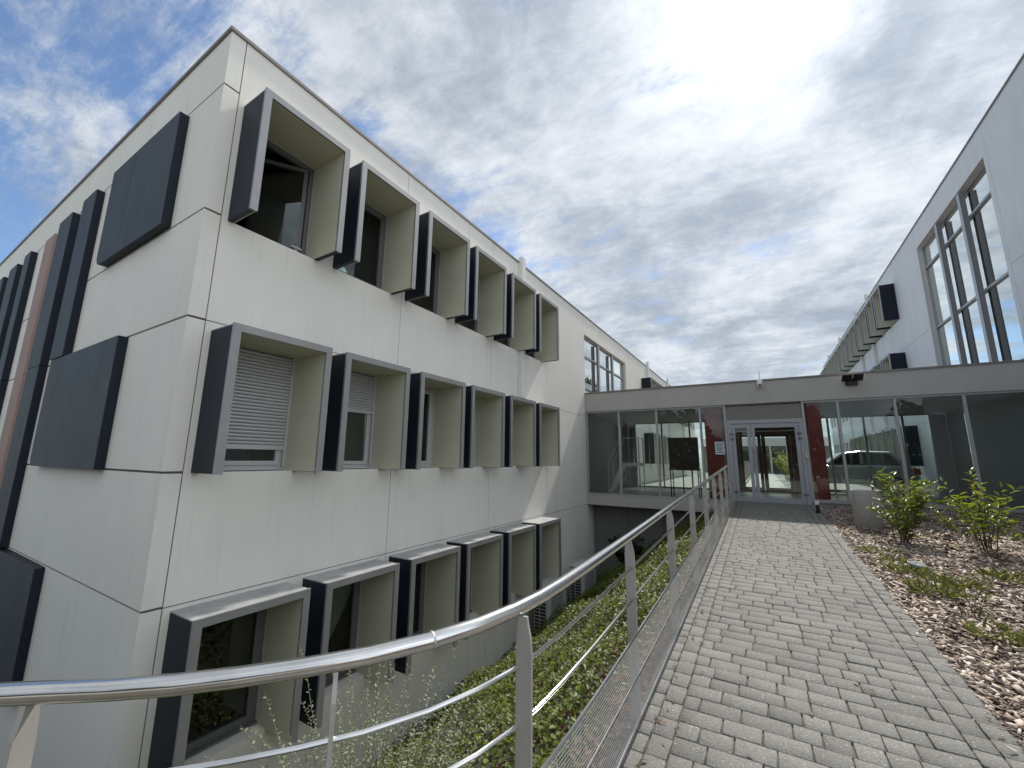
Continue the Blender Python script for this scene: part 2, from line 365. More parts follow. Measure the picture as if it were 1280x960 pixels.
def window_meshes(sgn, m_frame):
    x = lambda a: a*sgn
    f = MB(); t = 0.055
    d0, d1 = x(-RECESS-0.06), x(-RECESS)
    f.box(d0, d1, 0, t, 0.0, WH).box(d0, d1, WW-t, WW, 0.0, WH).box(d0, d1, t, WW-t, 0.0, t).box(d0, d1, t, WW-t, WH-t, WH)
    f.box(x(-RECESS), x(-RECESS+0.05), 0.0, WW, 0.0, 0.022)
    fr = f.mesh('window', m_frame)
    s = MB(); e0, e1 = x(-RECESS-0.05), x(-RECESS+0.012); a = t+0.004; b = a+0.05
    for (l, r) in ((a, WW-a),):
        s.box(e0, e1, l, l+0.05, a, WH-a).box(e0, e1, r-0.05, r, a, WH-a).box(e0, e1, l+0.05, r-0.05, a, a+0.05).box(e0, e1, l+0.05, r-0.05, WH-a-0.05, WH-a)
    sa = s.mesh('sash', m_frame)
    p = MB().box(x(-RECESS-0.025), x(-RECESS-0.017), b, WW-b, b, WH-b).mesh('pane', M['glass'])
    return fr, sa, p
WM = {(s, k): window_meshes(s, M[k]) for s in (1, -1) for k in ('pvc', 'pvcd')}
def shutter_mesh(frac):
    x0 = -RECESS+0.014; s = MB(); h = (WH-0.06)*frac; n = int(h/0.042); zt = WH-0.01
    prof = [(x0-0.004, 0), (x0+0.013, 0.007), (x0+0.018, 0.020), (x0+0.016, 0.034), (x0-0.004, 0.042)]
    for i in range(n):
        z = zt-(i+1)*0.042
        vs = [(px, 0.03, z+pzz) for px, pzz in prof] + [(px, WW-0.03, z+pzz) for px, pzz in prof]
        s.add(vs, [(k, k+1, 6+k, 5+k) for k in range(4)])
    s.box(x0, x0+0.022, 0.028, WW-0.028, zt-n*0.042-0.055, zt-n*0.042)
    s.box(x0, x0+0.03, 0.0, 0.03, 0.03, WH); s.box(x0, x0+0.03, WW-0.03, WW, 0.03, WH)
    return s.mesh('roller_shutter', M['shutter'])
SHM = {}
def add_window(parent, x, y, z, sgn, frame='pvc', shutter=0, curtain=False, tilt=False, level=0):
    o = OFF[parent]; ms = WM[(sgn, frame)]
    w = link('window', ms[0], parent, (x-o[0], y+HT-o[1], z+0.012-o[2]))
    if tilt:
        s = link('sash', ms[1], w, (-0.07, 0, 0)); p = link('pane', ms[2], w, (-0.07, 0, 0))
        for q in (s, p):                         # turned inwards on the far jamb
            piv = Vector((-RECESS*sgn-0.03, WW-0.06, 0)); rot = Matrix.Rotation(R(-34), 4, 'Z')
            q.matrix_local = Matrix.Translation(piv) @ rot @ Matrix.Translation(-piv)
        hd = MB().box(-0.185, -0.13, WW-0.24, WW-0.10, 0.10, 0.125).box(-0.175, -0.15, WW-0.19, WW-0.15, 0.03, 0.10).mesh('window_handle', M['pvc']); link('window_handle', hd, w)
    else:
        link('sash', ms[1], w); link('pane', ms[2], w)
    if shutter:
        if shutter not in SHM: SHM[shutter] = shutter_mesh(shutter)
        link('roller_shutter', SHM[shutter], w)
    if curtain:
        c = MB(); n = 28
        for i in range(n):
            y0 = 0.06+(WW-0.12)*i/n; y1 = 0.06+(WW-0.12)*(i+1)/n
            a = -0.34+0.02*math.sin(i*2.2); b = -0.34+0.02*math.sin((i+1)*2.2)
            c.add([(a*sgn, y0, 0.05), (b*sgn, y1, 0.05), (b*sgn, y1, WH), (a*sgn, y0, WH)], [(0, 1, 2, 3)])
        link('curtain', c.mesh('curtain', M['curtain']), w)
    return w

# panel wall with openings along Y on plane x, one storey z0..z1; openings = [(y0,y1,zb,zt)]
def wall_panel(mb, x0, x1, y0, y1, z0, z1, ops):
    ops = sorted(ops)
    if not ops: mb.box(x0, x1, y0, y1, z0, z1); return
    zb, zt = ops[0][2], ops[0][3]
    mb.box(x0, x1, y0, y1, z0, zb); mb.box(x0, x1, y0, y1, zt, z1)
    c = y0
    for a, b, _, _ in ops:
        if a > c: mb.box(x0, x1, c, a, zb, zt)
        c = b
    if y1 > c: mb.box(x0, x1, c, y1, zb, zt)

# ================================================================== LEFT BUILDING
bA = thing('office_building', 'pale concrete block on the left with three rows of dark framed window hoods', 'building', (AX, BY, -2.85))
wall = MB(); joint = MB(); G = 0.0055
WT = 0.24; AXI = AX-WT
BAY = 2.78; B0 = 1.945
ZHOOD = [-1.41, 1.44, 4.29]                     # hood bottoms
bounds = [(-3.0, LEV[1]), (LEV[1], LEV[2]), (LEV[2], ROOF)]
def a_bay(y0, y1, hoods, skip=()):
    for lv, (z0, z1) in enumerate(bounds):
        ops = [] if lv in skip else [(h+HT-0.011, h+HW-HT+0.011, ZHOOD[lv]+0.003, ZHOOD[lv]+HH-HT+0.003) for h in hoods]
        wall_panel(wall, AXI, AX, y0+G, y1-G, z0+G, z1-(G if lv < 2 else 0), ops)
    joint.box(AXI+0.02, AX-0.012, y1-G+0.0005, y1+G-0.0005, -2.99, ROOF-0.01)
hoodsA = []
for k in range(3):
    y0 = B0+BAY*k; hs = [y0+0.068, y0+1.44]; hoodsA += hs; a_bay(y0, y0+BAY, hs)
yend = B0+BAY*3
a_bay(yend, 13.28, [])
# above/inside the link: bay window on the top storey
for (z0, z1) in bounds[:2]: wall_panel(wall, AXI, AX, 13.28+G, 18.62-G, z0+G, z1-G, [])
wall_panel(wall, AXI, AX, 13.28+G, 18.62-G, LEV[2]+G, ROOF, [(13.34, 18.54, 3.95, 6.00)])
a_bay(18.62, 21.42, [])
joint.box(AXI+0.02, AX-0.012, 13.28-G+0.0005, 13.28+G-0.0005, -2.99, ROOF-0.01)
hoodsB = []
for k in range(7):
    y0 = 21.42+BAY*k; hs = [y0+0.068, y0+1.44]; hoodsB += hs; a_bay(y0, y0+BAY, hs, skip=(0,))
AEND = 21.42+BAY*7
joint.box(AXI+0.02, AX-0.012, B0+G, AEND, LEV[1]-G+0.0005, LEV[1]+G-0.0005)
joint.box(AXI+0.02, AX-0.012, B0+G, AEND, LEV[2]-G+0.0005, LEV[2]+G-0.0005)
# corner pier and the end elevation (faces -Y); grooves at the window-band heights
zb = [-3.0, 0.172, 1.447, 3.072, 4.322, 5.94, ROOF]
XW = -31.0
for i in range(6):
    z0 = zb[i]+(0.012 if i else 0); z1 = zb[i+1]-(0.012 if i < 5 else 0)
    cx = [AX, -7.34, -10.1, -12.9, -15.7, -18.5, -21.3, -24.1, -26.9, XW] if i == 5 else [AX, -12.95, -18.5, -24.1, XW]
    for j in range(len(cx)-1):
        x1 = cx[j]; x0 = cx[j+1]
        if j == 0:
            wall.box(x0+G, x1, BY, B0-G, z0, z1)
        else:
            wall.box(x0+G, x1-G, BY, B0-G, z0, z1)
joint.box(XW, AX-0.015, BY+0.02, B0-0.02, -2.99, ROOF-0.02)
joint.box(AX-0.16, AX-0.012, B0-G-0.005, B0+G-0.0005, -2.99, ROOF-0.03)
wall.box(XW, XW+0.3, B0, AEND, -3.0, ROOF); wall.box(XW+0.3, AXI, AEND-0.3, AEND, -3.0, ROOF)
wall.build('wall', M['wall'], bA)
joint.build('panel_joint', M['joint'], bA)
MB().box(XW+0.3, AXI, B0+0.01, AEND-0.3, ROOF-0.35, ROOF-0.02).build('roof', M['cap'], bA)
cp = MB(); cp.box(AX-0.30, AX+0.025, BY-0.025, AEND, ROOF+0.002, ROOF+0.045); cp.box(XW, AX-0.30, BY-0.025, BY+0.3, ROOF+0.002, ROOF+0.045)
cp.build('roof_edge_flashing', M['cap'], bA)
fl = MB()
for z in (-2.75, LEV[1]-0.25, LEV[2]-0.25): fl.box(XW+0.3, AXI-0.01, B0+0.01, AEND-0.31, z-0.1, z+0.1)
fl.box(AXI-4.1, AXI-4.0, B0+0.01, AEND-0.31, -2.6, ROOF-0.4)
for k in range(15): 
    y = B0+BAY*k
    if y < AEND-1 and k > 0 and not 13 < y < 18.6: fl.box(AXI-4.0, AXI-0.02, y-0.05, y+0.05, -2.6, ROOF-0.4)
fl.build('interior', M['room'], bA)
# hoods and windows of the front part
for lv in (0, 1, 2):
    for i, y in enumerate(hoodsA):
        add_hood(bA, AX, y, ZHOOD[lv], 1)
        sh = {(1, 0): 0.83, (1, 1): 0.40}.get((lv, i), 0)
        add_window(bA, AX, y, ZHOOD[lv], 1, 'pvc' if lv == 1 else 'pvcd', sh, curtain=(lv == 2 and i in (1, 3)) or (lv == 1 and i == 2), tilt=(lv == 2 and i == 0))
for lv in (1, 2):
    for i, y in enumerate(hoodsB):
        if i < 10:
            add_hood(bA, AX, y, ZHOOD[lv], 1)
        add_window(bA, AX, y, ZHOOD[lv], 1, 'pvcd')
# bay window above the link
def bay_window(parent, x, sgn, ys, z0, z1, trans, finw, rec=0.10, m_fin='fin'):
    fr = MB(); d = lambda a: x+a*sgn
    fr.box(d(-rec-0.08), d(-rec), ys[0], ys[-1], z0, z0+0.06); fr.box(d(-rec-0.08), d(-rec), ys[0], ys[-1], z1-0.06, z1)
    for y in (ys[0]+0.03, ys[-1]-0.03): fr.box(d(-rec-0.08), d(-rec), y-0.03, y+0.03, z0+0.06, z1-0.06)
    w = fr.build('bay_window', M['mullion'], parent)
    tr = MB()
    for z in trans: tr.box(d(-rec-0.06), d(-rec+0.02), ys[0]+0.06, ys[-1]-0.06, z-0.03, z+0.03)
    tr.build('transom', M['mullion'], w)
    for y in ys[1:-1]:
        MB().box(d(-rec+0.021), d(0.0), y-finw/2, y+finw/2, z0+0.0605, z1-0.0605).build('fin', M[m_fin], w)
        MB().box(d(0.0005), d(0.012), y-finw/2-0.012, y+finw/2+0.012, z0+0.0605, z1-0.0605).build('fin_cover', M['mullion'], w)
    for i in range(len(ys)-1):
        MB().box(d(-rec-0.045), d(-rec-0.033), ys[i]+(0.06 if i == 0 else 0.002), ys[i+1]-(0.06 if i == len(ys)-2 else 0.002), z0+0.06, z1-0.06).build('pane', M['glass_bay'], w)
    return w
bay_window(bA, AX, 1, [13.345, 14.85, 16.6, 18.535], 3.955, 5.995, [5.25], 0.12)
# rainwater pipes that rise past the roof edge
def pipe(parent, x, sgn, y, z0, z1):
    MB().box(x+0.003*sgn, x+0.13*sgn, y-0.085, y+0.085, z0, z1).build('downpipe', M['wall_c'], parent, bevel=0.012)
pipe(bA, AX, 1, 8.77, 3.1, ROOF+0.16)
for y in (22.75, 28.4, 33.9): pipe(bA, AX, 1, y, 3.1, ROOF+0.28)
# dark cladding on the end elevation
def rounded(x0, x1, z0, z1, r, corners):
    pts = []
    for name, cx, cz, a0 in (('bl', x0+r, z0+r, 180), ('br', x1-r, z0+r, 270), ('tr', x1-r, z1-r, 0), ('tl', x0+r, z1-r, 90)):
        if name in corners:
            for k in range(7): a = R(a0+15*k); pts.append((cx+r*math.cos(a), cz+r*math.sin(a)))
        else: pts.append({'bl': (x0, z0), 'br': (x1, z0), 'tr': (x1, z1), 'tl': (x0, z1)}[name])
    return pts
PR = 0.105
def clad(x0, x1, z0, z1, r=0.0, corners=(), seam=None):
    segs = [(x0, x1, corners)] if seam is None else [(x0, seam-0.006, [c for c in corners if c[1] == 'l']), (seam+0.006, x1, [c for c in corners if c[1] == 'r'])]
    body = MB()
    body.prism(rounded(x0, x1, z0, z1, max(r, 0.01), corners), lambda u, v, w: (u, w, v), BY-PR+0.008, BY-0.001)
    o = body.build('cladding_box', M['navy'], bA)
    f = MB()
    for a, b, c in segs: f.prism(rounded(a, b, z0, z1, max(r, 0.01), c), lambda u, v, w: (u, w, v), BY-PR, BY-PR+0.0075)
    f.build('cladding_face', M['slate'], o)
clad(-8.2, -5.93, 4.335, 5.885, 0.16, ('bl',), -7.34)
clad(-9.5, -6.66, 1.44, 3.06, 0.16, ('bl',))
clad(-9.62, -8.96, 3.085, 5.885, 0.16, ())
clad(-10.98, -10.22, 3.078, 5.885); clad(-10.98, -10.22, 0.185, 3.066)
clad(-10.95, -8.16, -1.42, 0.155, 0.16, ('bl',))
clad(-13.55, -13.05, 3.078, 5.885); clad(-13.55, -13.05, 0.185, 3.066); clad(-14.95, -14.22, -1.4, 5.885); clad(-16.3, -15.6, 0.185, 5.885)
clad(-18.6, -17.6, 4.335, 5.885); clad(-20.6, -19.9, 0.185, 5.885); clad(-22.4, -21.4, 0.185, 5.885); clad(-25.2, -24.3, 0.185, 5.885)
pk = MB(); pk.box(-12.32, -11.68, BY-0.035, BY-0.001, -1.4, 5.93); pk.build('pink_panel', M['pink'], bA)

# ================================================================== RIGHT BUILDING
bC = thing('tall_office_building', 'taller pale block on the right with a high three part window above the link', 'building', (CX, 14, 0.4))
wc = MB(); jc = MB(); CXI = CX+0.24
LC = [(-1.0, 0.165), (0.165, 3.07), (3.07, 6.07), (6.07, ROOFC)]
ZC = [None, 1.50, 4.40, 7.31]
def c_bay(y0, y1, hoods, win=None):
    for lv, (z0, z1) in enumerate(LC):
        ops = [(h+HT-0.011, h+HW-HT+0.011, ZC[lv]+0.003, ZC[lv]+HH-HT+0.003) for h in hoods] if ZC[lv] else []
        wall_panel(wc, CX, CXI, y0+G, y1-G, z0+G, z1-(G if lv < 3 else 0), ops)
    jc.box(CX+0.012, CXI-0.02, y1-G+0.0005, y1+G-0.0005, -0.9, ROOFC-0.01)
CS = 6.2
for y0, y1 in ((CS, 8.5), (8.5, 13.23)): c_bay(y0, y1, [])
for z0, z1 in LC[:2]: wc.box(CX, CXI, 13.23+G, 18.69-G, z0+G, z1-G)
wc.box(CX, CXI, 13.23+G, 18.69-G, 3.07+G, 3.95); wc.box(CX, CXI, 13.23+G, 13.42, 3.95, ROOFC); wc.box(CX, CXI, 18.53, 18.69-G, 3.95, ROOFC); wc.box(CX, CXI, 13.42, 18.53, 8.95, ROOFC)
jc.box(CX+0.012, CXI-0.02, 18.69-G+0.0005, 18.69+G-0.0005, -0.9, ROOFC-0.01)
c_bay(18.69, 21.47, [])
hoodsC = []
for k in range(8):
    y0 = 21.47+BAY*k; hs = [y0+0.068, y0+1.44]; hoodsC += hs; c_bay(y0, y0+BAY, hs)
CEND = 21.47+BAY*8
for z in (3.07, 6.07): jc.box(CX+0.012, CXI-0.02, CS+0.05, 13.2, z-G+0.0005, z+G-0.0005); jc.box(CX+0.012, CXI-0.02, 18.72, CEND-0.1, z-G+0.0005, z+G-0.0005)
wc.box(CXI, 19, CEND-0.3, CEND, -1, ROOFC); wc.box(CXI, 19, CS+0.006, CS+0.3, -1, ROOFC); wc.box(18.7, 19, CS+0.3, CEND-0.3, -1, ROOFC)
wc.build('wall', M['wall_c'], bC); jc.build('panel_joint', M['joint'], bC)
MB().box(CXI, 18.7, CS+0.3, CEND-0.3, ROOFC-0.35, ROOFC-0.02).build('roof', M['cap'], bC)
MB().box(CX-0.025, CX+0.3, CS-0.02, CEND, ROOFC+0.002, ROOFC+0.045).build('roof_edge_flashing', M['cap'], bC)
fi = MB()
for z in (0.0, 2.85, 5.85): fi.box(CXI+0.02, 18.6, CS+0.35, CEND-0.4, z-0.1, z+0.1)
fi.box(CXI+4, CXI+4.1, CS+0.35, CEND-0.4, 0.15, ROOFC-0.4); fi.build('interior', M['room'], bC)
bay_window(bC, CX, -1, [13.425, 15.0, 16.72, 18.525], 3.955, 8.945, [6.05, 8.15], 0.13, 0.13)
for lv in (1, 2, 3):
    for i, y in enumerate(hoodsC):
        if lv == 3 or i < 8: add_hood(bC, CX, y, ZC[lv], -1)
        add_window(bC, CX, y, ZC[lv], -1, 'pvcd')
for y in (25.8, 28.6, 34.3, 39.8): pipe(bC, CX, -1, y, 3.1, ROOFC+0.22)

# ================================================================== GLASS LINK
lk = thing('glass_link', 'single storey glazed link with grey fascia joining the two blocks across the path', 'walkway building', (0, LY0, 0.4))
XL, XR = AX+0.004, CX-0.004
roof = MB().box(XL, XR, LY0-0.06, LY1+0.06, 3.215, 3.83).build('fascia', M['fascia'], lk)
MB().box(XL, XR, LY0-0.085, LY1+0.085, 3.832, 3.875).build('roof_edge_flashing', M['cap'], lk)
MB().box(XL+0.01, XR-0.01, LY0+0.12, LY1-0.12, 3.195, 3.213).build('ceiling', M['ceil'], lk)
MB().box(XL, -0.92, LY0-0.03, LY1+0.03, 0.17, 0.475).build('floor_slab', M['fascia'], lk)
MB().box(-0.918, 1.005, LY0-0.02, LY1+0.02, -0.1, 0.475).build('plinth', M['concrete'], lk)
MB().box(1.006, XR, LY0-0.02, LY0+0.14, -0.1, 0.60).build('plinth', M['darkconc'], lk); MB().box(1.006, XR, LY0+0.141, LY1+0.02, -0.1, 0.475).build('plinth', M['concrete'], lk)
MB().box(XL+0.06, XR-0.06, LY0+0.06, LY1-0.06, 0.4755, 0.482).build('floor_finish', M['floor'], lk)
MB().box(XL, XL+0.05, LY0+0.10, LY1-0.10, 0.484, 3.19).build('inner_wall', M['inner'], lk)
MB().box(XR-0.05, XR, LY0+0.10, LY1-0.10, 0.484, 3.19).build('inner_wall', M['inner'], lk)
ub = MB()
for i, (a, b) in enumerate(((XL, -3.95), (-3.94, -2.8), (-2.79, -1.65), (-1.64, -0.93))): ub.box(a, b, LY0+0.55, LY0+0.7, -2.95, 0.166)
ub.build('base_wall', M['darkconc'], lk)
MX = [XL+0.03, -3.93, -2.74, -1.49, -0.83, 1.03, 1.77, 2.88, 4.08, XR-0.03]
ZG0, ZG1 = 0.477, 3.213
def glazing(y, sgn, xs, door, zs=ZG0):
    for x in xs: MB().box(x-0.03, x+0.03, y-0.02, y+0.09, zs+0.072, ZG1-0.052).build('mullion', M['mullion'], lk, bevel=0.004)
    gaps = [(xs[i], xs[i+1]) for i in range(len(xs)-1)]
    for a, b in gaps:
        if (a, b) == door: continue
        MB().box(a-0.03, b+0.03 if (a, b) == gaps[-1] else b-0.03, y-0.018, y+0.088, zs, zs+0.07).build('glazing_rail', M['mullion'], lk)
    MB().box(xs[0]-0.03, xs[-1]+0.03, y-0.018, y+0.088, ZG1-0.05, ZG1-0.0005).build('head_rail', M['mullion'], lk)
    for a, b in gaps:
        if (a, b) == door: continue
        MB().box(a+0.031, b-0.031, y+0.03, y+0.042, zs+0.071, ZG1-0.051).build('glass_pane', M['glass_link'], lk)
glazing(LY0, 1, MX[:5], None); glazing(LY0, 1, MX[5:], None, 0.602)
# front entrance: frame, transom panel, a narrow and a wide leaf
df = MB(); zt = 2.66; y = LY0
df.box(-0.799, -0.70, y-0.01, y+0.09, 0.483, zt).box(0.90, 0.999, y-0.01, y+0.09, 0.483, zt).box(-0.799, 0.999, y-0.01, y+0.09, zt, zt+0.10)
df.build('door_frame', M['doorf'], lk, bevel=0.004)
MB().box(-0.799, 0.999, y+0.02, y+0.05, zt+0.101, ZG1-0.052).build('transom_panel', M['transom'], lk)
def leaf(x0, x1, y, mat_, t=0.09, hx=None):
    d = MB(); z0, z1 = 0.495, zt-0.006
    d.box(x0, x0+t, y, y+0.06, z0, z1).box(x1-t, x1, y, y+0.06, z0, z1).box(x0+t, x1-t, y, y+0.06, z0, z0+0.16).box(x0+t, x1-t, y, y+0.06, z1-0.12, z1)
    o = d.build('door', mat_, lk, bevel=0.004)
    MB().box(x0+t, x1-t, y+0.025, y+0.035, z0+0.16, z1-0.12).build('pane', M['glass_link'], o)
    if hx is not None:
        MB().tube([(hx, y-0.002, 1.45), (hx, y-0.05, 1.45), (hx, y-0.05, 1.95), (hx, y-0.002, 1.95)], 0.012, 8).build('handle', M['steel'], o, smooth=True)
    return o
dl = leaf(-0.695, -0.222, LY0+0.01, M['doorf'])
dr = leaf(-0.212, 0.895, LY0+0.01, M['doorf'], hx=-0.165)
for dd, hx in ((dl, -0.70), (dr, 0.90)):
    for hz in (0.75, 2.2, 2.34): MB().box(hx-0.05, hx+0.05, LY0-0.022, LY0-0.0105, hz, hz+0.05).build('hinge', M['pvcd'], dd)
rd = MB().box(0.955, 1.055, LY0-0.06, LY0-0.0205, 1.70, 1.86).build('card_reader', M['acgrey'], lk, bevel=0.01)
# red partitions of the lobby
MB().box(-1.40, -0.955, LY0+0.15, LY0+1.5, 0.484, 3.19).build('red_partition', M['red'], lk)
MB().box(1.10, 1.42, LY0+0.15, LY0+1.5, 0.484, 3.19).build('red_partition', M['red'], lk)
# back glazing and brown inner doors
MXB = [-4.72, -3.6, -2.5, -1.55, -0.92, 1.12, 2.1, 3.1, 4.1, 4.77]
glazing(LY1-0.08, -1, MXB, (-0.92, 1.12))
MB().box(XL+0.051, -4.751, LY1-0.09, LY1+0.02, 0.484, 3.19).build('inner_wall', M['inner'], lk)
MB().box(4.801, XR-0.051, LY1-0.09, LY1+0.02, 0.484, 3.19).build('inner_wall', M['inner'], lk)
bf = MB(); yb = LY1-0.07
bf.box(-0.889, -0.74, yb, yb+0.08, 0.484, 2.75).box(0.94, 1.089, yb, yb+0.08, 0.484, 2.75).box(-0.74, 0.94, yb, yb+0.08, 2.6, 2.75).box(-0.889, 1.089, yb+0.02, yb+0.05, 2.755, ZG1-0.052)
bf.build('door_frame', M['brown'], lk)
leaf(-0.735, 0.0, yb+0.005, M['brown'], 0.11); leaf(0.01, 0.935, yb+0.005, M['brown'], 0.13)
lamps = MB()
for x in (-0.35, 0.5): lamps.box(x-0.3, x+0.3, LY0+2.0, LY0+2.2, 3.17, 3.193)
lamps.build('ceiling_strip', M['white'], lk)

# things on and in the link
sg = thing('notice_sheet', 'white notice with blue printed lines on the glass left of the entrance doors', 'sign', (-1.03, LY0+0.02, 1.8))
MB().box(-1.15, -0.905, LY0+0.018, LY0+0.026, 1.80, 2.16).build('sheet', M['paper'], sg)
ln = MB()
for i, z in enumerate((1.86, 1.92, 1.98, 2.04, 2.10)): ln.box(-1.12, -0.93 - (0.03 if i % 2 else 0), LY0+0.0145, LY0+0.0175, z-0.014, z+0.014)
ln.build('printed_lines', M['ink'], sg)
sc = thing('security_camera', 'small white dome camera with a thin aerial on the fascia above the entrance', 'camera', (0.11, LY0-0.1, 3.66))
MB().box(0.04, 0.18, LY0-0.12, LY0-0.061, 3.76, 3.85).build('bracket', M['white'], sc, bevel=0.01)
MB().lathe([(0.02, -0.10), (0.055, -0.085), (0.07, -0.04), (0.072, 0.0), (0.06, 0.035)], (0.11, LY0-0.15, 3.74), 20).build('dome', M['white'], sc, smooth=True)
MB().lathe([(0.02, -0.02), (0.045, -0.012), (0.05, 0.02)], (0.11, LY0-0.185, 3.69), 16).build('lens', M['black'], sc, smooth=True)
MB().tube([(0.12, LY0-0.1, 3.84), (0.12, LY0-0.1, 4.12)], 0.006, 6).build('aerial', M['pvcd'], sc)
fd = thing('floodlight', 'black twin head floodlight mounted on the grey fascia right of the doors', 'floodlight', (2.1, LY0-0.1, 3.5))
MB().box(1.98, 2.22, LY0-0.13, LY0-0.061, 3.54, 3.72).build('mounting_box', M['black'], fd, bevel=0.01)
for x in (1.90, 2.12):
    h = MB(); ca, sa = math.cos(R(62)), math.sin(R(62))
    def tf(u, v, w): return (x+u, LY0-0.13-w*ca-v*sa, 3.66+v*ca-w*sa+0.02)
    h.prism([(0, 0), (0.2, 0), (0.2, 0.26), (0, 0.26)], tf, 0.0, 0.05)
    ho = h.build('lamp_head', M['black'], fd, bevel=0.008)
    MB().prism([(0.02, 0.02), (0.18, 0.02), (0.18, 0.24), (0.02, 0.24)], tf, -0.008, -0.001).build('reflector', M['lens'], ho)
dbd = thing('display_board', 'dark maroon board on thin black legs behind the glass left of the entrance', 'display board', (-2.4, LY0+1.2, 0.482))
MB().box(-2.62, -1.72, LY0+1.0, LY0+1.08, 1.35, 2.35).build('board', M['maroon'], dbd, bevel=0.01)
for x, yy in ((-2.58, LY0+0.9), (-2.2, LY0+0.9), (-1.76, LY0+0.9), (-2.58, LY0+1.35), (-1.76, LY0+1.35)): MB().tube([(x, yy, 0.483), (x, yy, 1.345)], 0.018, 8).build('leg', M['black'], dbd)
MB().box(-2.62, -1.72, LY0+0.86, LY0+1.40, 1.31, 1.348).build('shelf', M['black'], dbd)
st = thing('metal_stair', 'pale metal steps with tube handrails inside the left end of the glass link', 'steps', (-4.4, 15.4, 0.482))
for yy in (15.1, 15.75):
    MB().prism([(-4.92, 0.484), (-4.72, 0.484), (-4.25, 1.40), (-3.75, 1.40), (-3.75, 1.52), (-4.38, 1.52)], lambda u, v, w: (u, w, v), yy, yy+0.05).build('stringer', M['white'], st)
    MB().tube([(-4.92, yy+0.02, 1.45), (-4.45, yy+0.02, 2.42), (-3.78, yy+0.02, 2.42), (-3.78, yy+0.02, 0.49)], 0.022, 8).build('handrail', M['white'], st, smooth=True)
    MB().tube([(-4.92, yy+0.02, 0.49), (-4.92, yy+0.02, 1.46)], 0.022, 8).build('handrail_post', M['white'], st, smooth=True)
for k in range(4): MB().box(-4.82+0.14*k, -4.58+0.14*k, 15.152, 15.748, 0.68+0.23*k, 0.715+0.23*k).build('tread', M['acgrey'], st)

# ================================================================== GROUND
EDGE = [(-0.80, 13.9), (-0.80, 1.75), (-0.85, 1.2), (-1.0, 0.87), (-1.22, 0.63), (-1.65, 0.29), (-2.3, -0.15), (-3.6, -0.9), (-9, -3.4), (-31, -13)]
def edge_dist(X, Y):
    d = np.full(X.shape, 1e9)
    for (ax, ay), (bx, by) in zip(EDGE[:-1], EDGE[1:]):
        ex, ey = bx-ax, by-ay; t = np.clip(((X-ax)*ex+(Y-ay)*ey)/(ex*ex+ey*ey), 0, 1)
        d = np.minimum(d, np.hypot(X-ax-t*ex, Y-ay-t*ey))
    return d
def lump(X, Y, s=1.0):
    return (np.sin(X*1.9*s+0.7*np.sin(Y*1.3*s))*np.sin(Y*1.6*s+1.1)+0.6*np.sin(X*3.7*s+Y*2.9*s)+0.4*np.sin(X*6.1*s-Y*5.3*s+2))/2.0
def bank_z(X, Y):
    d = edge_dist(X, Y); ze = SL*np.clip(Y, -2, 14)-0.10
    return np.maximum(ze-0.67*np.maximum(d-0.05, 0)+0.05*lump(X, Y)*np.clip(d, 0, 1), -2.88)
def grid(x0, x1, y0, y1, step, zf):
    xs = np.linspace(x0, x1, int((x1-x0)/step)+1); ys = np.linspace(y0, y1, int((y1-y0)/step)+1)
    X, Y = np.meshgrid(xs, ys); Z = zf(X, Y); nx, ny = len(xs), len(ys)
    V = np.stack([X, Y, Z], -1).reshape(-1, 3); i = np.arange(ny-1)[:, None]*nx+np.arange(nx-1)[None, :]
    F = np.stack([i, i+1, i+nx+1, i+nx], -1).reshape(-1, 4); return V, F
# bank: planted slope from the path edge down to the foot of the left block
def bank_sheet(X, Y):
    z = bank_z(X, Y); inside = point_inside(X, Y)
    return np.where(inside, SL*np.clip(Y, -6, 14)-0.16, z)
def point_inside(X, Y):                          # on the path side of the edge line
    xe = np.interp(Y, [-13, -3.4, -0.9, -0.15, 0.29, 0.63, 0.87, 1.2, 1.75, 14.5], [-31, -9, -3.6, -2.3, -1.65, -1.22, -1.0, -0.85, -0.80, -0.80])
    return X > xe
V, F = grid(-16, -0.5, -8, 14.6, 0.12, bank_sheet)
structure(link('planted_bank', np_mesh('planted_bank', V, F, M['banksoil'], True)))
structure(MB().add([(-400, -400, -2.95), (400, -400, -2.95), (400, 900, -2.95), (-400, 900, -2.95)], [(0, 1, 2, 3)]).build('ground', M['yard']))
# upper terrace: path base and beds
tb = MB(); tb.add([(-0.79, 1.9, pz(1.9)-0.016), (1.09, 1.9, pz(1.9)-0.016), (1.09, LY0-0.021, pz(LY0)-0.016), (-0.79, LY0-0.021, pz(LY0)-0.016)], [(0, 1, 2, 3)])
tb.add([(-7, -6, -0.016-0.24), (1.09, -6, -0.016-0.24), (1.09, 1.9, pz(1.9)-0.016), (-0.79, 1.9, pz(1.9)-0.016), (-1.65, 0.3, pz(0.3)-0.016), (-3.6, -0.95, pz(-.95)-0.016), (-7, -2.5, pz(-2.5)-0.016)], [(0, 1, 2, 3, 4, 5, 6)])
structure(tb.build('path_base', M['sand']))
structure(MB().box(-0.86, -0.792, 1.7, LY0-0.05, -0.6, 0.06).build('path_kerb', M['concrete']))

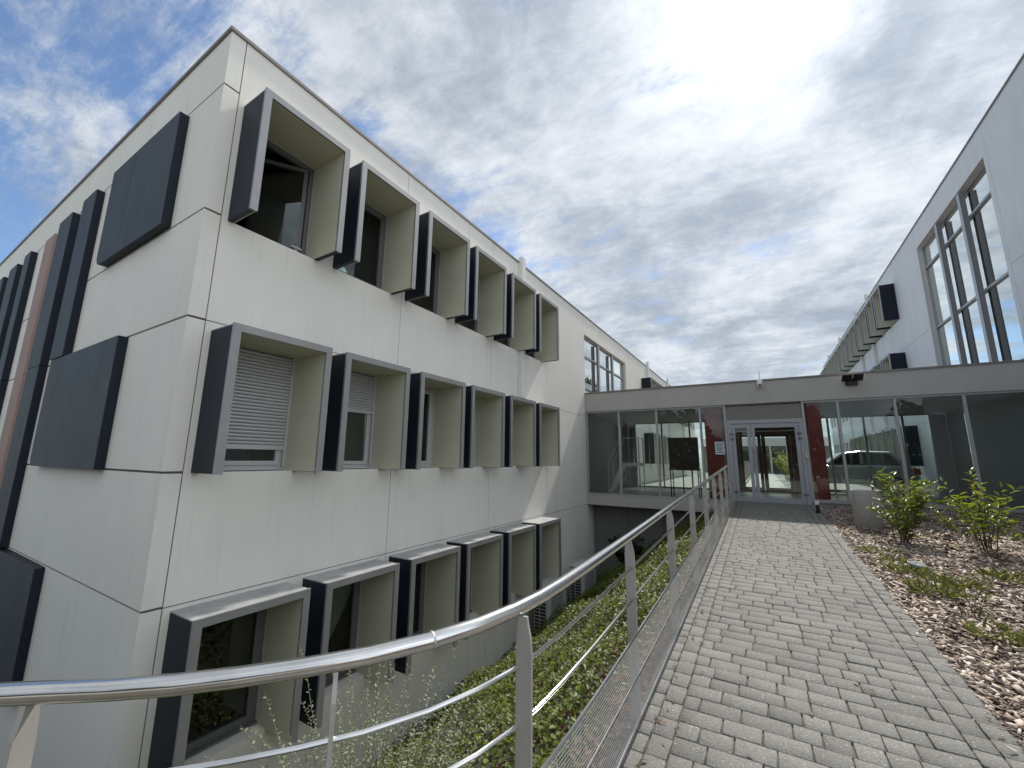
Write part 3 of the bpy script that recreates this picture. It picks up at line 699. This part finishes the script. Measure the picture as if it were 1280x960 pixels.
# pavers: single stones, one mesh
pv, pf = [], []
def paver(x0, x1, y0, y1):
    j = 0.0028; h = random.gauss(0, 0.0014); tx, ty = random.gauss(0, 0.004), random.gauss(0, 0.004); o = len(pv)
    x0 += j+random.uniform(0, 0.003); x1 -= j+random.uniform(0, 0.003); y0 += random.uniform(0.001, 0.004); y1 -= random.uniform(0.001, 0.004)
    cx, cy_ = (x0+x1)/2, (y0+y1)/2
    for ins, dz in ((0, -0.02), (0, -0.004), (0.0045, 0.0)):
        for (x, y) in ((x0+ins, y0+ins), (x1-ins, y0+ins), (x1-ins, y1-ins), (x0+ins, y1-ins)):
            pv.append((x+random.gauss(0, .0014), y+0.006*math.sin(x*5+row*.3)+random.gauss(0, .0012), pz(y)+dz+h+(x-cx)*tx+(y-cy_)*ty))
    for a in (0, 4):
        for k in range(4): pf.append((o+a+k, o+a+(k+1) % 4, o+a+4+(k+1) % 4, o+a+4+k))
    pf.append((o+8, o+9, o+10, o+11))
row = 0; y = -1.2
while y < LY0-0.16:
    x = -0.55-(0.0 if row % 2 else 0.0); first = True
    while x < 0.82-0.001:
        wdt = random.choice((0.135, 0.17, 0.17, 0.20, 0.225, 0.255)) if not (first and row % 2) else random.choice((0.09, 0.12))
        first = False
        if 0.82-(x+wdt) < 0.09: wdt = 0.82-x
        paver(x, x+wdt, y, y+0.145); x += wdt
    y += 0.145; row += 1
for xa, xb, stp in ((-0.78, -0.665, 0.15), (-0.665, -0.55, 0.175), (0.82, 0.935, 0.175), (0.935, 1.055, 0.20)):
    y = -1.2+random.random()*0.1
    while y < LY0-0.05:
        l = stp*random.choice((0.8, 1, 1, 1.15)); paver(xa, xb, y, min(y+l, LY0-0.03)); y += l
path = structure(link('brick_path', np_mesh('brick_path', pv, pf, M['paver'])))

tq = MB(); tq.box(5.152, 60, -4, CS, -0.6, -0.02); tq.box(-30, 60, -70, -6.001, -3.2, -0.26); tq.box(1.1, 60, -6.0, -4.001, -0.6, -0.24); structure(tq.build('forecourt', M['pathc']))
# bark bed on the right
def bed_z(X, Y):
    return SL*Y-0.03+0.035*lump(X*1.3, Y*1.3)*np.clip((X-1.1)*2, 0, 1)+0.02*lump(X*4, Y*4)*np.clip((X-1.06)*4, 0, 1)+0.02*np.clip(X-1.5, 0, 2)
V, F = grid(1.065, 5.15, -4, LY0-0.022, 0.08, bed_z)
structure(link('planting_bed', np_mesh('planting_bed', V, F, M['soil'], True)))
def chips(n, x0, x1, y0, y1, zf, lmin, lmax, dens=None, lift=0.006):
    x = RNG.uniform(x0, x1, n); yy = y0+(y1-y0)*RNG.random(n)**1.5; keep = np.ones(n, bool)
    if dens is not None: keep = RNG.random(n) < dens(x, yy); 
    x, yy = x[keep], yy[keep]; n = len(x)
    L_ = RNG.uniform(lmin, lmax, n); Wd = L_*RNG.uniform(0.22, 0.5, n); T = RNG.uniform(0.002, 0.006, n)
    a = RNG.uniform(0, 2*np.pi, n); ti = RNG.normal(0, 0.28, n); tj = RNG.normal(0, 0.28, n)
    base = np.array([(-.5, -.35, 0), (.5, -.5, 0), (.42, .5, 0), (-.5, .4, 0), (-.5, -.35, 1), (.5, -.5, 1), (.42, .5, 1), (-.5, .4, 1)])
    P = base[None]*np.stack([L_, Wd, T], -1)[:, None]
    z = P[..., 2]+P[..., 0]*ti[:, None]+P[..., 1]*tj[:, None]
    X = x[:, None]+P[..., 0]*np.cos(a)[:, None]-P[..., 1]*np.sin(a)[:, None]
    Y = yy[:, None]+P[..., 0]*np.sin(a)[:, None]+P[..., 1]*np.cos(a)[:, None]
    Z = zf(x, yy)[:, None]+lift+RNG.uniform(0, 0.022, n)[:, None]+z
    V = np.stack([X, Y, Z], -1).reshape(-1, 3); b = (np.arange(n)*8)[:, None, None]
    F = np.array([(4, 5, 6, 7), (0, 1, 5, 4), (1, 2, 6, 5), (2, 3, 7, 6), (3, 0, 4, 7)])[None]+b
    return V, F.reshape(-1, 4)
V, F = chips(62000, 1.03, 5.1, 1.6, LY0-0.05, bed_z, 0.018, 0.075)
V2, F2 = chips(420, 0.72, 1.08, 1.6, LY0-1.0, lambda X, Y: SL*Y, 0.012, 0.045, lambda x, yy: np.clip((x-0.74)*3, 0, 1)**1.5, 0.001)
V, F = np.concatenate([V, V2]), np.concatenate([F, F2+len(V)])
tag(link('bark_chips', np_mesh('bark_chips', V, F, M['chip'])), kind='stuff')

# leaf batches -------------------------------------------------------
def leaves(P, size, ndir, spread, aspect=0.5, fold=0.25, curl=0.0):
    """P: n x 3 leaf bases, ndir: n x 3 pointing direction of the leaf axis"""
    n = len(P); P = np.asarray(P, float)
    ax = np.asarray(ndir, float)+RNG.normal(0, spread, (n, 3)); ax /= np.linalg.norm(ax, axis=1)[:, None]+1e-9
    up_ = np.array([0, 0, 1.0])+RNG.normal(0, 0.35, (n, 3)); sd_ = np.cross(ax, up_); sd_ /= np.linalg.norm(sd_, axis=1)[:, None]+1e-9
    nn = np.cross(sd_, ax); s = (np.asarray(size)*np.ones(n))[:, None]
    w = aspect*s*0.5
    pts = [P, P+ax*s*0.35+sd_*w+nn*w*fold, P+ax*s*0.72+sd_*w*0.8+nn*w*fold-nn*s*curl*0.4, P+ax*s-nn*s*curl,
           P+ax*s*0.72-sd_*w*0.8+nn*w*fold-nn*s*curl*0.4, P+ax*s*0.35-sd_*w+nn*w*fold]
    V = np.stack(pts, 1).reshape(-1, 3); b = (np.arange(n)*6)[:, None, None]
    F = np.array([(0, 1, 2, 3), (0, 3, 4, 5)])[None]+b
    return V, F.reshape(-1, 4)
def cat_(parts):
    Vs, Fs, o = [], [], 0
    for V, F in parts: Vs.append(V); Fs.append(F+o); o += len(V)
    return np.concatenate(Vs), np.concatenate(Fs)

# ground cover on the bank
n = 105000
gx = RNG.uniform(-5.0, -0.83, n); gy = RNG.uniform(0.0, 14.0, n)
d = edge_dist(gx, gy); ins = point_inside(gx, gy)
hgt = 0.17+0.20*lump(gx*1.3, gy*1.3)
keep = (~ins) & (d > 0.10) & (RNG.random(n) < np.clip((d-0.10)*2.2, 0.10, 1)*np.clip(0.62+0.85*lump(gx*0.9+3, gy*0.9), 0.07, 1))
gx, gy, d, hgt = gx[keep], gy[keep], d[keep], hgt[keep]
gz = bank_z(gx, gy)+np.clip(hgt*np.clip(d*2.0, 0.25, 1), 0.02, 1)*RNG.random(len(gx))**0.5
nd = np.stack([RNG.normal(0.25, 0.8, len(gx)), RNG.normal(0, 0.8, len(gx)), RNG.uniform(-0.1, 0.7, len(gx))], -1)
V, F = leaves(np.stack([gx, gy, gz], -1), RNG.uniform(0.024, 0.062, len(gx)), nd, 0.1, 0.62, 0.2, 0.12)
tag(link('ground_cover', np_mesh('ground_cover', V, F, M['ivy'])), kind='stuff')
# dry leaves along the top of the bank
n = 15000; lx = RNG.uniform(-4.2, -0.83, n)*RNG.choice([1, 0.45], n)-0.0; lx = np.minimum(lx, -0.83); ly = RNG.uniform(0.3, 12, n)**1.0; dd = edge_dist(lx, ly)
k = (~point_inside(lx, ly)) & (RNG.random(n) < np.clip(np.exp(-dd*2.2)+0.10, 0, 1)); lx, ly = lx[k], ly[k]
V, F = leaves(np.stack([lx, ly, bank_z(lx, ly)+0.015+0.07*RNG.random(len(lx))], -1), RNG.uniform(0.03, 0.07, len(lx)), RNG.normal(0, 1, (len(lx), 3))*[1, 1, 0.3], 0.1, 0.5, 0.3, 0.2)
tag(link('dry_leaves', np_mesh('dry_leaves', V, F, M['dead'])), kind='stuff')
# litter on the paving, mostly along the railing
n = 90; lx = np.concatenate([-0.70+np.abs(RNG.normal(0, 0.10, n)), RNG.uniform(-0.7, 1.0, 26)]); ly = np.concatenate([RNG.uniform(1.2, 9, n), RNG.uniform(1.6, 9, 26)])
V, F = leaves(np.stack([lx, ly, SL*ly+0.006+0.006*RNG.random(len(lx))], -1), RNG.uniform(0.02, 0.055, len(lx)), RNG.normal(0, 1, (len(lx), 3))*[1, 1, 0.08], 0.02, 0.35, 0.3, 0.0)
tag(link('fallen_leaves', np_mesh('fallen_leaves', V, F, M['dead'])), kind='stuff')
# grass growing in the joints of the border stones
n = 1500; xx = RNG.choice([-0.665, -0.78, 0.935, 1.055, 1.07], n)+RNG.normal(0, 0.008, n); yy = RNG.uniform(1.5, 12.8, n)
kk = RNG.random(n) < np.clip(0.35+0.9*lump(xx*0.5, yy*1.3), 0.03, 1); xx, yy = xx[kk], yy[kk]
V, F = leaves(np.stack([xx, yy, SL*yy-0.01], -1), RNG.uniform(0.012, 0.035, len(xx)), RNG.normal(0, 0.7, (len(xx), 3))+[0, 0, 0.8], 0.1, 0.22, 0.2, 0.2)
tag(link('joint_moss', np_mesh('joint_moss', V, F, M['grass'])), kind='stuff')

# low weeds creeping through the bark
n = 5200; xx = RNG.uniform(1.12, 4.6, n); yy = RNG.uniform(3.5, 12.0, n)
kk = RNG.random(n) < np.clip(1.5*lump(xx*0.9+1, yy*0.8)-0.35+0.5*np.exp(-((xx-1.5)/0.3)**2), 0.01, 1); xx, yy = xx[kk], yy[kk]
V, F = leaves(np.stack([xx, yy, bed_z(xx, yy)+0.015+0.03*RNG.random(len(xx))], -1), RNG.uniform(0.02, 0.06, len(xx)), RNG.normal(0, 0.8, (len(xx), 3))+[0, 0, 0.7], 0.1, 0.28, 0.2, 0.2)
tag(link('low_weeds', np_mesh('low_weeds', V, F, M['grass'])), kind='stuff')
# ================================================================== RAILING ALONG THE PATH
CURVE = [(-2.35, -0.16), (-1.95, 0.08), (-1.65, 0.30), (-1.53, 0.385), (-1.41, 0.466), (-1.30, 0.552), (-1.198, 0.65), (-1.095, 0.762), (-0.996, 0.888), (-0.905, 1.044), (-0.842, 1.205), (-0.803, 1.36), (-0.782, 1.51), (-0.772, 1.70), (-0.766, 2.0), (-0.762, 2.6)]
pts2 = CURVE+[(-0.760, y) for y in np.linspace(3.2, 12.85, 30)]
rail_root = thing('handrail_fence', 'stainless steel railing with wire mesh panel curving along the left edge of the brick path', 'railing', (-0.76, 1.4, 0.05))
def rail_pts(h, dx=0.0): return [(x+dx, y, SL*max(y, 0.0)+h) for x, y in pts2]
MB().tube(rail_pts(1.035), 0.0245, 18).build('top_rail', M['steel'], rail_root, smooth=True)
for h in (0.845, 0.662): MB().tube(rail_pts(h), 0.0075, 8).build('rod', M['steel'], rail_root, smooth=True)
sleeve = MB()
for i in (9, 17, 31):
    a, b = Vector(rail_pts(1.035)[i]), Vector(rail_pts(1.035)[i+1]); dv = (b-a).normalized(); sleeve.tube([a, a+dv*0.006], 0.0258, 18)
sleeve.build('rail_joint', M['post'], rail_root)
def cdist():
    s = [0]
    for a, b in zip(pts2[:-1], pts2[1:]): s.append(s[-1]+math.hypot(b[0]-a[0], b[1]-a[1]))
    return s
cd = cdist()
MV, MF, MUV = [], [], []
H0, H1 = 0.035, 0.485
for i, (x, y) in enumerate(pts2):
    for h in (H0, H1): MV.append((x+0.028, y, SL*max(y, 0)+h)); MUV.append((cd[i], h))
MF = [(2*i, 2*i+2, 2*i+3, 2*i+1) for i in range(len(pts2)-1)]
o0 = OFF[rail_root]; me = bpy.data.meshes.new('mesh_panel'); me.from_pydata([(a-o0[0], b-o0[1], c-o0[2]) for a, b, c in MV], [], MF)
uvl = me.uv_layers.new(name='UVMap')
for lp in me.loops: uvl.data[lp.index].uv = MUV[lp.vertex_index]
me.materials.append(M['wire']); link('mesh_panel', me, rail_root)
eb = MB()
for h, r in ((H0, 0.007), (H1, 0.008), (0.262, 0.0045)): eb.tube(rail_pts(h, 0.028), r, 6)
eb.build('mesh_edging', M['steel'], rail_root, smooth=True)
def post_mesh():
    prof = [(-0.030, -0.35), (0.030, -0.35), (0.030, 0.90), (0.027, 0.945), (0.016, 0.99), (0.012, 1.014), (-0.022, 1.014), (-0.027, 0.97), (-0.030, 0.92)]
    return MB().prism(prof, lambda u, v, w: (u, w, v), -0.006, 0.006).mesh('post', M['post'])
PM = post_mesh()
def add_post(x, y, tx, ty):
    ang = math.atan2(-tx, ty)
    link('post', PM, rail_root, (x-o0[0], y-o0[1], SL*max(y, 0)-o0[2]), ang)
add_post(-1.565, 0.358, 0.80, 0.58); add_post(-1.045, 0.822, 0.62, 0.78)
for k in range(9): add_post(-0.772, 1.385+1.365*k, 0, 1)

# ================================================================== SMALL THINGS OUTSIDE
pl = thing('concrete_planter', 'grey round concrete cylinder standing in the bark bed by the glass link', 'planter', (1.62, 10.45, 0.38))
MB().lathe([(0.205, 0.0), (0.212, 0.01), (0.212, 0.715), (0.205, 0.725), (0.175, 0.725), (0.168, 0.71), (0.168, 0.60)], (1.62, 10.45, 0.37), 40).build('cylinder', M['concrete'], pl, smooth=True)
MB().lathe([(0.001, 0), (0.16, 0.0), (0.001, 0.03)], (1.62, 10.45, 0.97), 24).build('soil', M['soil'], pl)
ds = thing('ground_post', 'short black and white stop post at the right foot of the entrance doors', 'door stop', (0.985, 11.9, 0.47))
MB().lathe([(0.045, 0), (0.045, 0.10), (0.03, 0.11), (0.03, 0.2)], (0.985, 11.9, 0.455), 16).build('foot', M['black'], ds, smooth=True)
MB().box(0.935, 1.02, 11.85, 11.95, 0.655, 0.74).build('head', M['white'], ds, bevel=0.012)
def rock(name, label, loc, s, seed):
    bm = bmesh.new(); bmesh.ops.create_icosphere(bm, subdivisions=3, radius=1); rr = random.Random(seed)
    for v in bm.verts:
        c = v.co.copy(); k = 1+0.18*math.sin(3*c.x+seed)*math.sin(4*c.y+1)+0.12*math.sin(6*c.z+2*c.x)
        v.co = Vector((c.x*s[0], c.y*s[1], c.z*s[2]))*k
    me = bpy.data.meshes.new(name); bm.to_mesh(me); bm.free(); me.materials.append(M['stone'])
    return tag(link(name, me, None, loc), label, 'stone')
rock('stone', 'pale grey rounded stone lying among the grass in the bark bed', (1.58, 7.40, 0.33), (0.095, 0.085, 0.06), 3)

# outdoor air conditioning units at the foot of the wall
def ac_unit(x0, y0, z0, label):
    r = thing('air_conditioner', label, 'air conditioner', (x0, y0, z0), 'air conditioners at the foot of the wall')
    D, Wy, Hh = 0.42, 0.95, 1.0
    MB().box(x0, x0+D, y0, y0+Wy, z0+0.1, z0+0.1+Hh).build('casing', M['acgrey'], r, bevel=0.015)
    MB().box(x0-0.015, x0+D+0.015, y0-0.015, y0+Wy+0.015, z0+0.1+Hh+0.001, z0+0.14+Hh).build('lid', M['acgrey'], r, bevel=0.01)
    MB().box(x0+0.03, x0+D-0.10, y0-0.004, y0-0.001, z0+0.16, z0+Hh+0.02).build('coil', M['black'], r)
    g = MB()
    for k in range(11): g.box(x0+0.03, x0+D-0.10, y0-0.018, y0-0.005, z0+0.20+0.075*k, z0+0.212+0.075*k)
    g.box(x0+0.16, x0+0.175, y0-0.022, y0-0.019, z0+0.16, z0+Hh+0.02)
    g.build('coil_guard', M['acgrey'], r)
    MB().box(x0+D+0.001, x0+D+0.004, y0+0.10, y0+0.74, z0+0.18, z0+0.90).build('fan_opening', M['pvcd'], r)
    v = MB()
    for k in range(14): v.box(x0+D+0.005, x0+D+0.02, y0+0.10, y0+0.74, z0+0.20+0.05*k, z0+0.208+0.05*k)
    v.build('fan_grille', M['acgrey'], r)
    for yy in (y0+0.08, y0+Wy-0.14): MB().box(x0+0.02, x0+D-0.02, yy, yy+0.06, z0-0.12, z0+0.099).build('foot', M['pvcd'], r)
ac_unit(-4.86, 9.15, -2.44, 'grey outdoor air conditioner at the wall foot, the nearer one below the last hoods')
ac_unit(-4.80, 11.15, -2.40, 'grey outdoor air conditioner at the wall foot, the farther one beside the dark bush')

# ------------------------------------------------------------------ plants
def shrub(label, loc, nst, h, rad, leaf_l, per, mat_leaf='leaf', name='laurel_shrub', cat='shrub', group=None, lean=0.25, aspect=0.36, seed=1, thick=0.008, bare=0.25):
    rr = random.Random(seed); r = thing(name, label, cat, loc, group); stem = MB(); parts = []
    x0, y0, z0 = loc
    for s in range(nst):
        a = rr.uniform(0, 2*math.pi); hh = h*rr.uniform(0.55, 1.0); out = rad*rr.uniform(0.3, 1.0)
        bx, by = x0+0.25*rad*math.cos(a)*rr.random(), y0+0.25*rad*math.sin(a)*rr.random()
        pts = []
        for k in range(7):
            t = k/6; pts.append((bx+out*math.cos(a)*t**1.3+rr.gauss(0, 0.012), by+out*math.sin(a)*t**1.3+rr.gauss(0, 0.012), z0-0.03+hh*t-lean*hh*t*t*rr.uniform(0, .3)))
        stem.tube(pts, [thick*(1-0.75*k/6) for k in range(7)], 6)
        segs = [pts]
        for b in range(rr.randint(2, 4)):
            k = rr.randint(2, 5); p = Vector(pts[k]); a2 = a+rr.uniform(-1.4, 1.4); l = hh*rr.uniform(0.15, 0.35)
            q = [tuple(p+Vector((math.cos(a2)*l*t*0.8, math.sin(a2)*l*t*0.8, l*t*0.75))) for t in (0, .35, .7, 1)]
            stem.tube(q, [thick*0.45, thick*0.4, thick*0.3, thick*0.2], 5); segs.append(q)
        for q in segs:
            qq = [Vector(p) for p in q]; nl = max(5, int(per*len(q)/7)); P, D = [], []
            for i in range(nl):
                t = (bare if q is pts else 0.15)+(1-(bare if q is pts else 0.15))*(i/(nl-1))**0.75
                f = t*(len(qq)-1); k = min(int(f), len(qq)-2); p = qq[k].lerp(qq[k+1], f-k); dr_ = (qq[k+1]-qq[k]).normalized()
                az = i*2.4+rr.uniform(-.4, .4); D.append((math.cos(az)+dr_.x*0.8, math.sin(az)+dr_.y*0.8, 0.25+dr_.z*0.7*t)); P.append(tuple(p))
            parts.append(leaves(P, np.array([leaf_l*rr.uniform(0.6, 1.1) for _ in P]), D, 0.18, aspect, 0.35, 0.22))
    stem.build('stem', M['twig'], r, smooth=True)
    V, F = cat_(parts); V = V-np.array(loc)[None]
    link('foliage', np_mesh('foliage', V, F, M[mat_leaf]), r); return r
def bedz(x, y): return float(bed_z(np.array(x), np.array(y)))
shrub('bushy laurel shrub with bright green leaves right beside the round concrete planter', (1.84, 9.3, bedz(1.84, 9.3)), 13, 1.32, 0.38, 0.125, 17, seed=3, bare=0.16)
shrub('open laurel shrub with glossy leaves in front of the dark right end glass', (2.66, 8.85, bedz(2.66, 8.85)), 9, 1.28, 0.42, 0.125, 12, seed=8, bare=0.25)
shrub('low laurel shrub with small dark leaves at the right edge of the bark bed', (2.95, 7.9, bedz(2.95, 7.9)), 7, 0.75, 0.55, 0.085, 10, seed=12)
shrub('small sparse shrub with thin twigs growing from the bark chips nearest the path', (1.56, 5.75, bedz(1.56, 5.75)), 9, 0.48, 0.24, 0.042, 9, 'ivy', name='young_shrub', seed=21, thick=0.004)
shrub('knee high broad leaved plant at the foot of the laurels, close to the back glass', (2.75, 9.9, bedz(2.75, 9.9)), 7, 0.55, 0.4, 0.08, 9, 'leaf', name='young_shrub', seed=25, thick=0.005)
shrub('laurel shrub at the right border of the picture with large pale leaves', (3.05, 7.0, bedz(3.05, 7.0)), 7, 1.2, 0.5, 0.11, 10, seed=31, bare=0.4)
shrub('dark bushy evergreen beside the farther air conditioner under the link', (-3.5, 12.2, float(bank_z(np.array(-3.5), np.array(12.2)))), 26, 0.95, 0.6, 0.08, 60, 'conif', name='evergreen_bush', seed=41, aspect=0.3, bare=0.05)
# arching silvery shrub behind the curve of the railing
def arching(label, loc, seed):
    rr = random.Random(seed); r = thing('silvery_shrub', label, 'shrub', loc); stem = MB(); parts = []
    for s in range(190):
        a = rr.uniform(0, 2*math.pi); L_ = rr.uniform(0.8, 1.2) if s % 9 else rr.uniform(1.2, 1.5); out = rr.uniform(0.05, 0.55)*L_; pts = []
        dr_ = rr.uniform(0.0, 0.55)
        for k in range(9):
            t = k/8; pts.append((loc[0]+0.1*math.cos(a)+out*math.cos(a)*t**1.2+rr.gauss(0, .008), loc[1]+0.1*math.sin(a)+out*math.sin(a)*t**1.2+rr.gauss(0, .008), loc[2]+L_*(t-dr_*t*t)))
        stem.tube(pts, [0.003*(1-0.7*k/8) for k in range(9)], 5)
        P, D = [], []
        for i in range(int(80*L_)):
            t = 0.12+0.88*i/(80*L_+1); f = t*8; k = min(int(f), 7); p = Vector(pts[k]).lerp(Vector(pts[k+1]), f-k); az = i*2.6+rr.random()
            P.append(tuple(p)); D.append((math.cos(az), math.sin(az), 0.5))
        parts.append(leaves(P, np.array([rr.uniform(0.010, 0.022) for _ in P]), D, 0.2, 0.5, 0.2, 0.1))
    stem.build('stem', M['silver'], r); V, F = cat_(parts); link('foliage', np_mesh('foliage', V-np.array(loc)[None], F, M['silver']), r)
arching('silvery arching shrub with tiny leaves behind the curve of the railing', (-1.66, 1.58, float(bank_z(np.array(-1.66), np.array(1.58)))), 5)
# grass tufts in the bed
def tuft_mesh(seed, n, h):
    rr = np.random.default_rng(seed); a = rr.uniform(0, 2*np.pi, n); rad = 0.14*np.sqrt(rr.uniform(0, 1, n))
    P = np.stack([rad*np.cos(a), rad*np.sin(a), np.zeros(n)], -1); D = np.stack([np.cos(a)*0.6, np.sin(a)*0.6, np.ones(n)], -1)
    V, F = leaves(P, rr.uniform(0.35, 1, n)*h, D, 0.5, 0.018, 0.2, 0.35); return np_mesh('grass_tuft', V, F, M['grass'])
TM = [tuft_mesh(i, 130, 0.15) for i in range(3)]
TUFTS = [(1.36, 8.3, 'grass tuft in the bark bed, farthest of the green strip along the path'), (1.47, 7.75, 'grass tuft just beyond the pale stone in the bark bed'),
         (1.42, 7.2, 'low grass tuft on the path side of the pale stone'), (1.50, 6.75, 'thick grass tuft just in front of the pale stone'),
         (1.46, 6.40, 'grass tuft between the pale stone and the sparse young shrub'), (1.78, 6.9, 'grass tuft to the right of the pale stone, away from the path'),
         (1.60, 5.30, 'grass tuft in front of the sparse young shrub in the bed'), (1.78, 5.0, 'grass tuft at the right picture edge in the near bark bed'), (2.3, 7.3, 'yellowish grass tuft before the low laurel shrub in the bed')]
for i, (x, y, lb) in enumerate(TUFTS):
    o = link('grass_tuft', TM[i % 3], None, (x, y, bedz(x, y)+0.005), i*1.3); o.scale = (1.2, 1.2, random.uniform(0.7, 1.1)); tag(o, lb, 'grass tuft', 'grass tufts in the bark bed')

# ================================================================== BEYOND THE LINK
def slab(name, x0, x1, y0, y1, z, m, t=0.3):
    return structure(MB().box(x0, x1, y0, y1, z-t, z).build(name, M[m]))
slab('courtyard', AX+0.002, CX-0.002, LY1+0.062, 60, 0.52, 'yard', 3.3)
slab('far_path', -0.75, 0.75, LY1+0.07, 44.9, 0.55, 'pathc', 0.026)
fr_ = thing('far_railing', 'thin steel railing along the far path seen through the entrance doors', 'railing', (-0.8, 25, 0.55))
MB().tube([(-0.8, 19.2, 1.58), (-0.8, 40, 1.58)], 0.025, 8).build('top_rail', M['steel'], fr_)
for z in (1.2, 0.9): MB().tube([(-0.8, 19.2, z), (-0.8, 40, z)], 0.01, 6).build('rod', M['steel'], fr_)
for k in range(14): MB().box(-0.83, -0.77, 19.25+1.5*k, 19.265+1.5*k, 0.52, 1.56).build('post', M['post'], fr_)
MB().box(-0.86, -0.74, 19.2, 40, 0.521, 0.66).build('kerb', M['concrete'], fr_)
fbd = thing('far_link_building', 'low white link building closing the far path beyond the entrance doors', 'building', (0, 45, 0.5))
MB().box(AX+0.02, CX-0.02, 45, 48, 3.0, 3.75).build('fascia', M['farwall'], fbd)
MB().box(AX+0.02, CX-0.02, 45.3, 48, 0.52, 2.999).build('wall', M['darkconc'], fbd)
for k in range(8): MB().box(-4.6+1.3*k, -4.45+1.3*k, 45.02, 45.28, 0.52, 2.999).build('mullion', M['farwall'], fbd)
for k in range(7): MB().box(-4.40+1.3*k, -3.35+1.3*k, 45.2, 45.22, 0.9, 2.9).build('pane', M['glass_link'], fbd)
for i, (x, y, h, sd_, lb) in enumerate(((1.35, 22.5, 1.7, 51, 'loose pale green bush beside the far path, nearer the link'), (1.5, 25.5, 2.0, 52, 'tall pale green bush beside the far path, farther from the link'), (1.25, 29.0, 1.8, 53, 'rounded dark green bush at the far end of the far path'))):
    shrub(lb, (x, y, 0.52), 14, h, 0.75, 0.12, 26, 'leaf' if i == 2 else 'grass', name='bush', cat='bush', seed=sd_, aspect=0.3, bare=0.05)
# silver car
car = thing('parked_car', 'silver hatchback car parked beyond the link, seen through its right hand glass', 'car', (2.9, 20.9, 0.525))
cx0, cyc, cz = 1.05, 20.9, 0.525; CW = 0.86
def carloft(prof, name, m, parent, w0, w1):
    b = MB(); n = len(prof); vs = []
    for yy, sc_ in ((-w0, 0), (-w1, 1), (w1, 1), (w0, 0)):
        for u, v in prof: vs.append((cx0+u, cyc+yy, cz+v))
    return b
body = [(0.05, 0.30), (0.02, 0.62), (0.12, 0.86), (0.95, 0.98), (1.45, 0.99), (3.45, 1.0), (3.62, 0.92), (3.68, 0.55), (3.62, 0.28)]
cb = MB().prism(body[::-1], lambda u, v, w: (cx0+u, cyc+w, cz+v), -CW, CW).build('body', M['carpaint'], car, bevel=0.06)
roof_p = [(0.98, 0.985), (1.55, 1.44), (2.1, 1.52), (3.0, 1.49), (3.42, 1.0)]
MB().prism(roof_p[::-1], lambda u, v, w: (cx0+u, cyc+w, cz+v), -CW+0.10, CW-0.10).build('cabin', M['carpaint'], car, bevel=0.05)
for sgn in (-1, 1):
    for pp in ([(1.15, 1.02), (1.62, 1.40), (2.08, 1.45), (2.08, 1.02)], [(2.16, 1.02), (2.16, 1.45), (2.9, 1.42), (3.2, 1.02)]):
        MB().prism(pp[::-1], lambda u, v, w: (cx0+u, cyc+w, cz+v), sgn*(CW-0.099), sgn*(CW-0.092)).build('side_window', M['carglass'], car)
for u in (0.72, 2.95):
    for sgn in (-1, 1):
        w = MB().tube([(cx0+u, cyc+sgn*(CW-0.17), cz+0.315), (cx0+u, cyc+sgn*(CW+0.012), cz+0.315)], 0.315, 24).build('wheel', M['tyre'], car, smooth=True)
        MB().tube([(cx0+u, cyc+sgn*(CW+0.0125), cz+0.315), (cx0+u, cyc+sgn*(CW+0.022), cz+0.315)], 0.20, 20).build('rim', M['rim'], w)
for sgn in (-1, 1):
    MB().box(cx0+0.03, cx0+0.28, cyc+sgn*(CW-0.22), cyc+sgn*(CW+0.006), cz+0.66, cz+0.80).build('headlight', M['lens'], car, bevel=0.02)
    MB().box(cx0+3.5, cx0+3.69, cyc+sgn*(CW-0.16), cyc+sgn*(CW+0.006), cz+0.68, cz+0.90).build('tail_light', M['lampred'], car, bevel=0.02)

# trees behind the right block (they show in the mirrored glass of the left block)
def tree(label, loc, h, rad, seed):
    rr = random.Random(seed); r = thing('broadleaf_tree', label, 'tree', loc); tr = MB(); x0, y0, z0 = loc
    tr.tube([(x0, y0, z0), (x0+0.1, y0, z0+h*0.35), (x0-0.05, y0+0.1, z0+h*0.6), (x0, y0, z0+h*0.9)], [0.28, 0.2, 0.13, 0.04], 8)
    P = []
    for c in range(26):
        a = rr.uniform(0, 2*math.pi); e = rr.uniform(-0.5, 1); q = rr.uniform(0.4, 1)*rad
        ctr = Vector((x0+q*math.cos(a)*math.cos(e), y0+q*math.sin(a)*math.cos(e), z0+h*0.66+q*math.sin(e)*1.1))
        tr.tube([(x0, y0, z0+h*0.45), tuple(ctr)], [0.07, 0.02], 5)
        for k in range(110): P.append(tuple(ctr+Vector((rr.gauss(0, .5), rr.gauss(0, .5), rr.gauss(0, .4)))))
    tr.build('trunk', M['twig'], r); D = np.random.default_rng(seed).normal(0, 1, (len(P), 3))
    V, F = leaves(P, 0.32, D, 0.1, 0.6, 0.2, 0.1); link('crown', np_mesh('crown', V-np.array(loc)[None], F, M['conif']), r)
tree('dark tree behind the right block, mirrored in the left block bay window', (9.5, 47.5, -0.5), 15, 3.0, 61)
tree('second dark tree beyond the right block, mirrored at the edge of the bay window', (11.5, 56, -0.5), 16, 3.2, 62)

n = 16000; P = np.stack([RNG.uniform(-30, 30, n), RNG.uniform(-30, -24, n), RNG.random(n)**0.8*7.5], -1)  # unseen tree row added behind the camera to darken the link glass reflections
P[:, 2] *= 0.75+0.25*np.sin(P[:, 0]*0.55)+0.1*np.sin(P[:, 0]*1.7)
V, F = leaves(P, 0.85, RNG.normal(0, 1, (n, 3)), 0.1, 0.7, 0.2, 0.1)
tag(link('added_tree_row', np_mesh('added_tree_row', V, F, M['conif'])), kind='stuff')
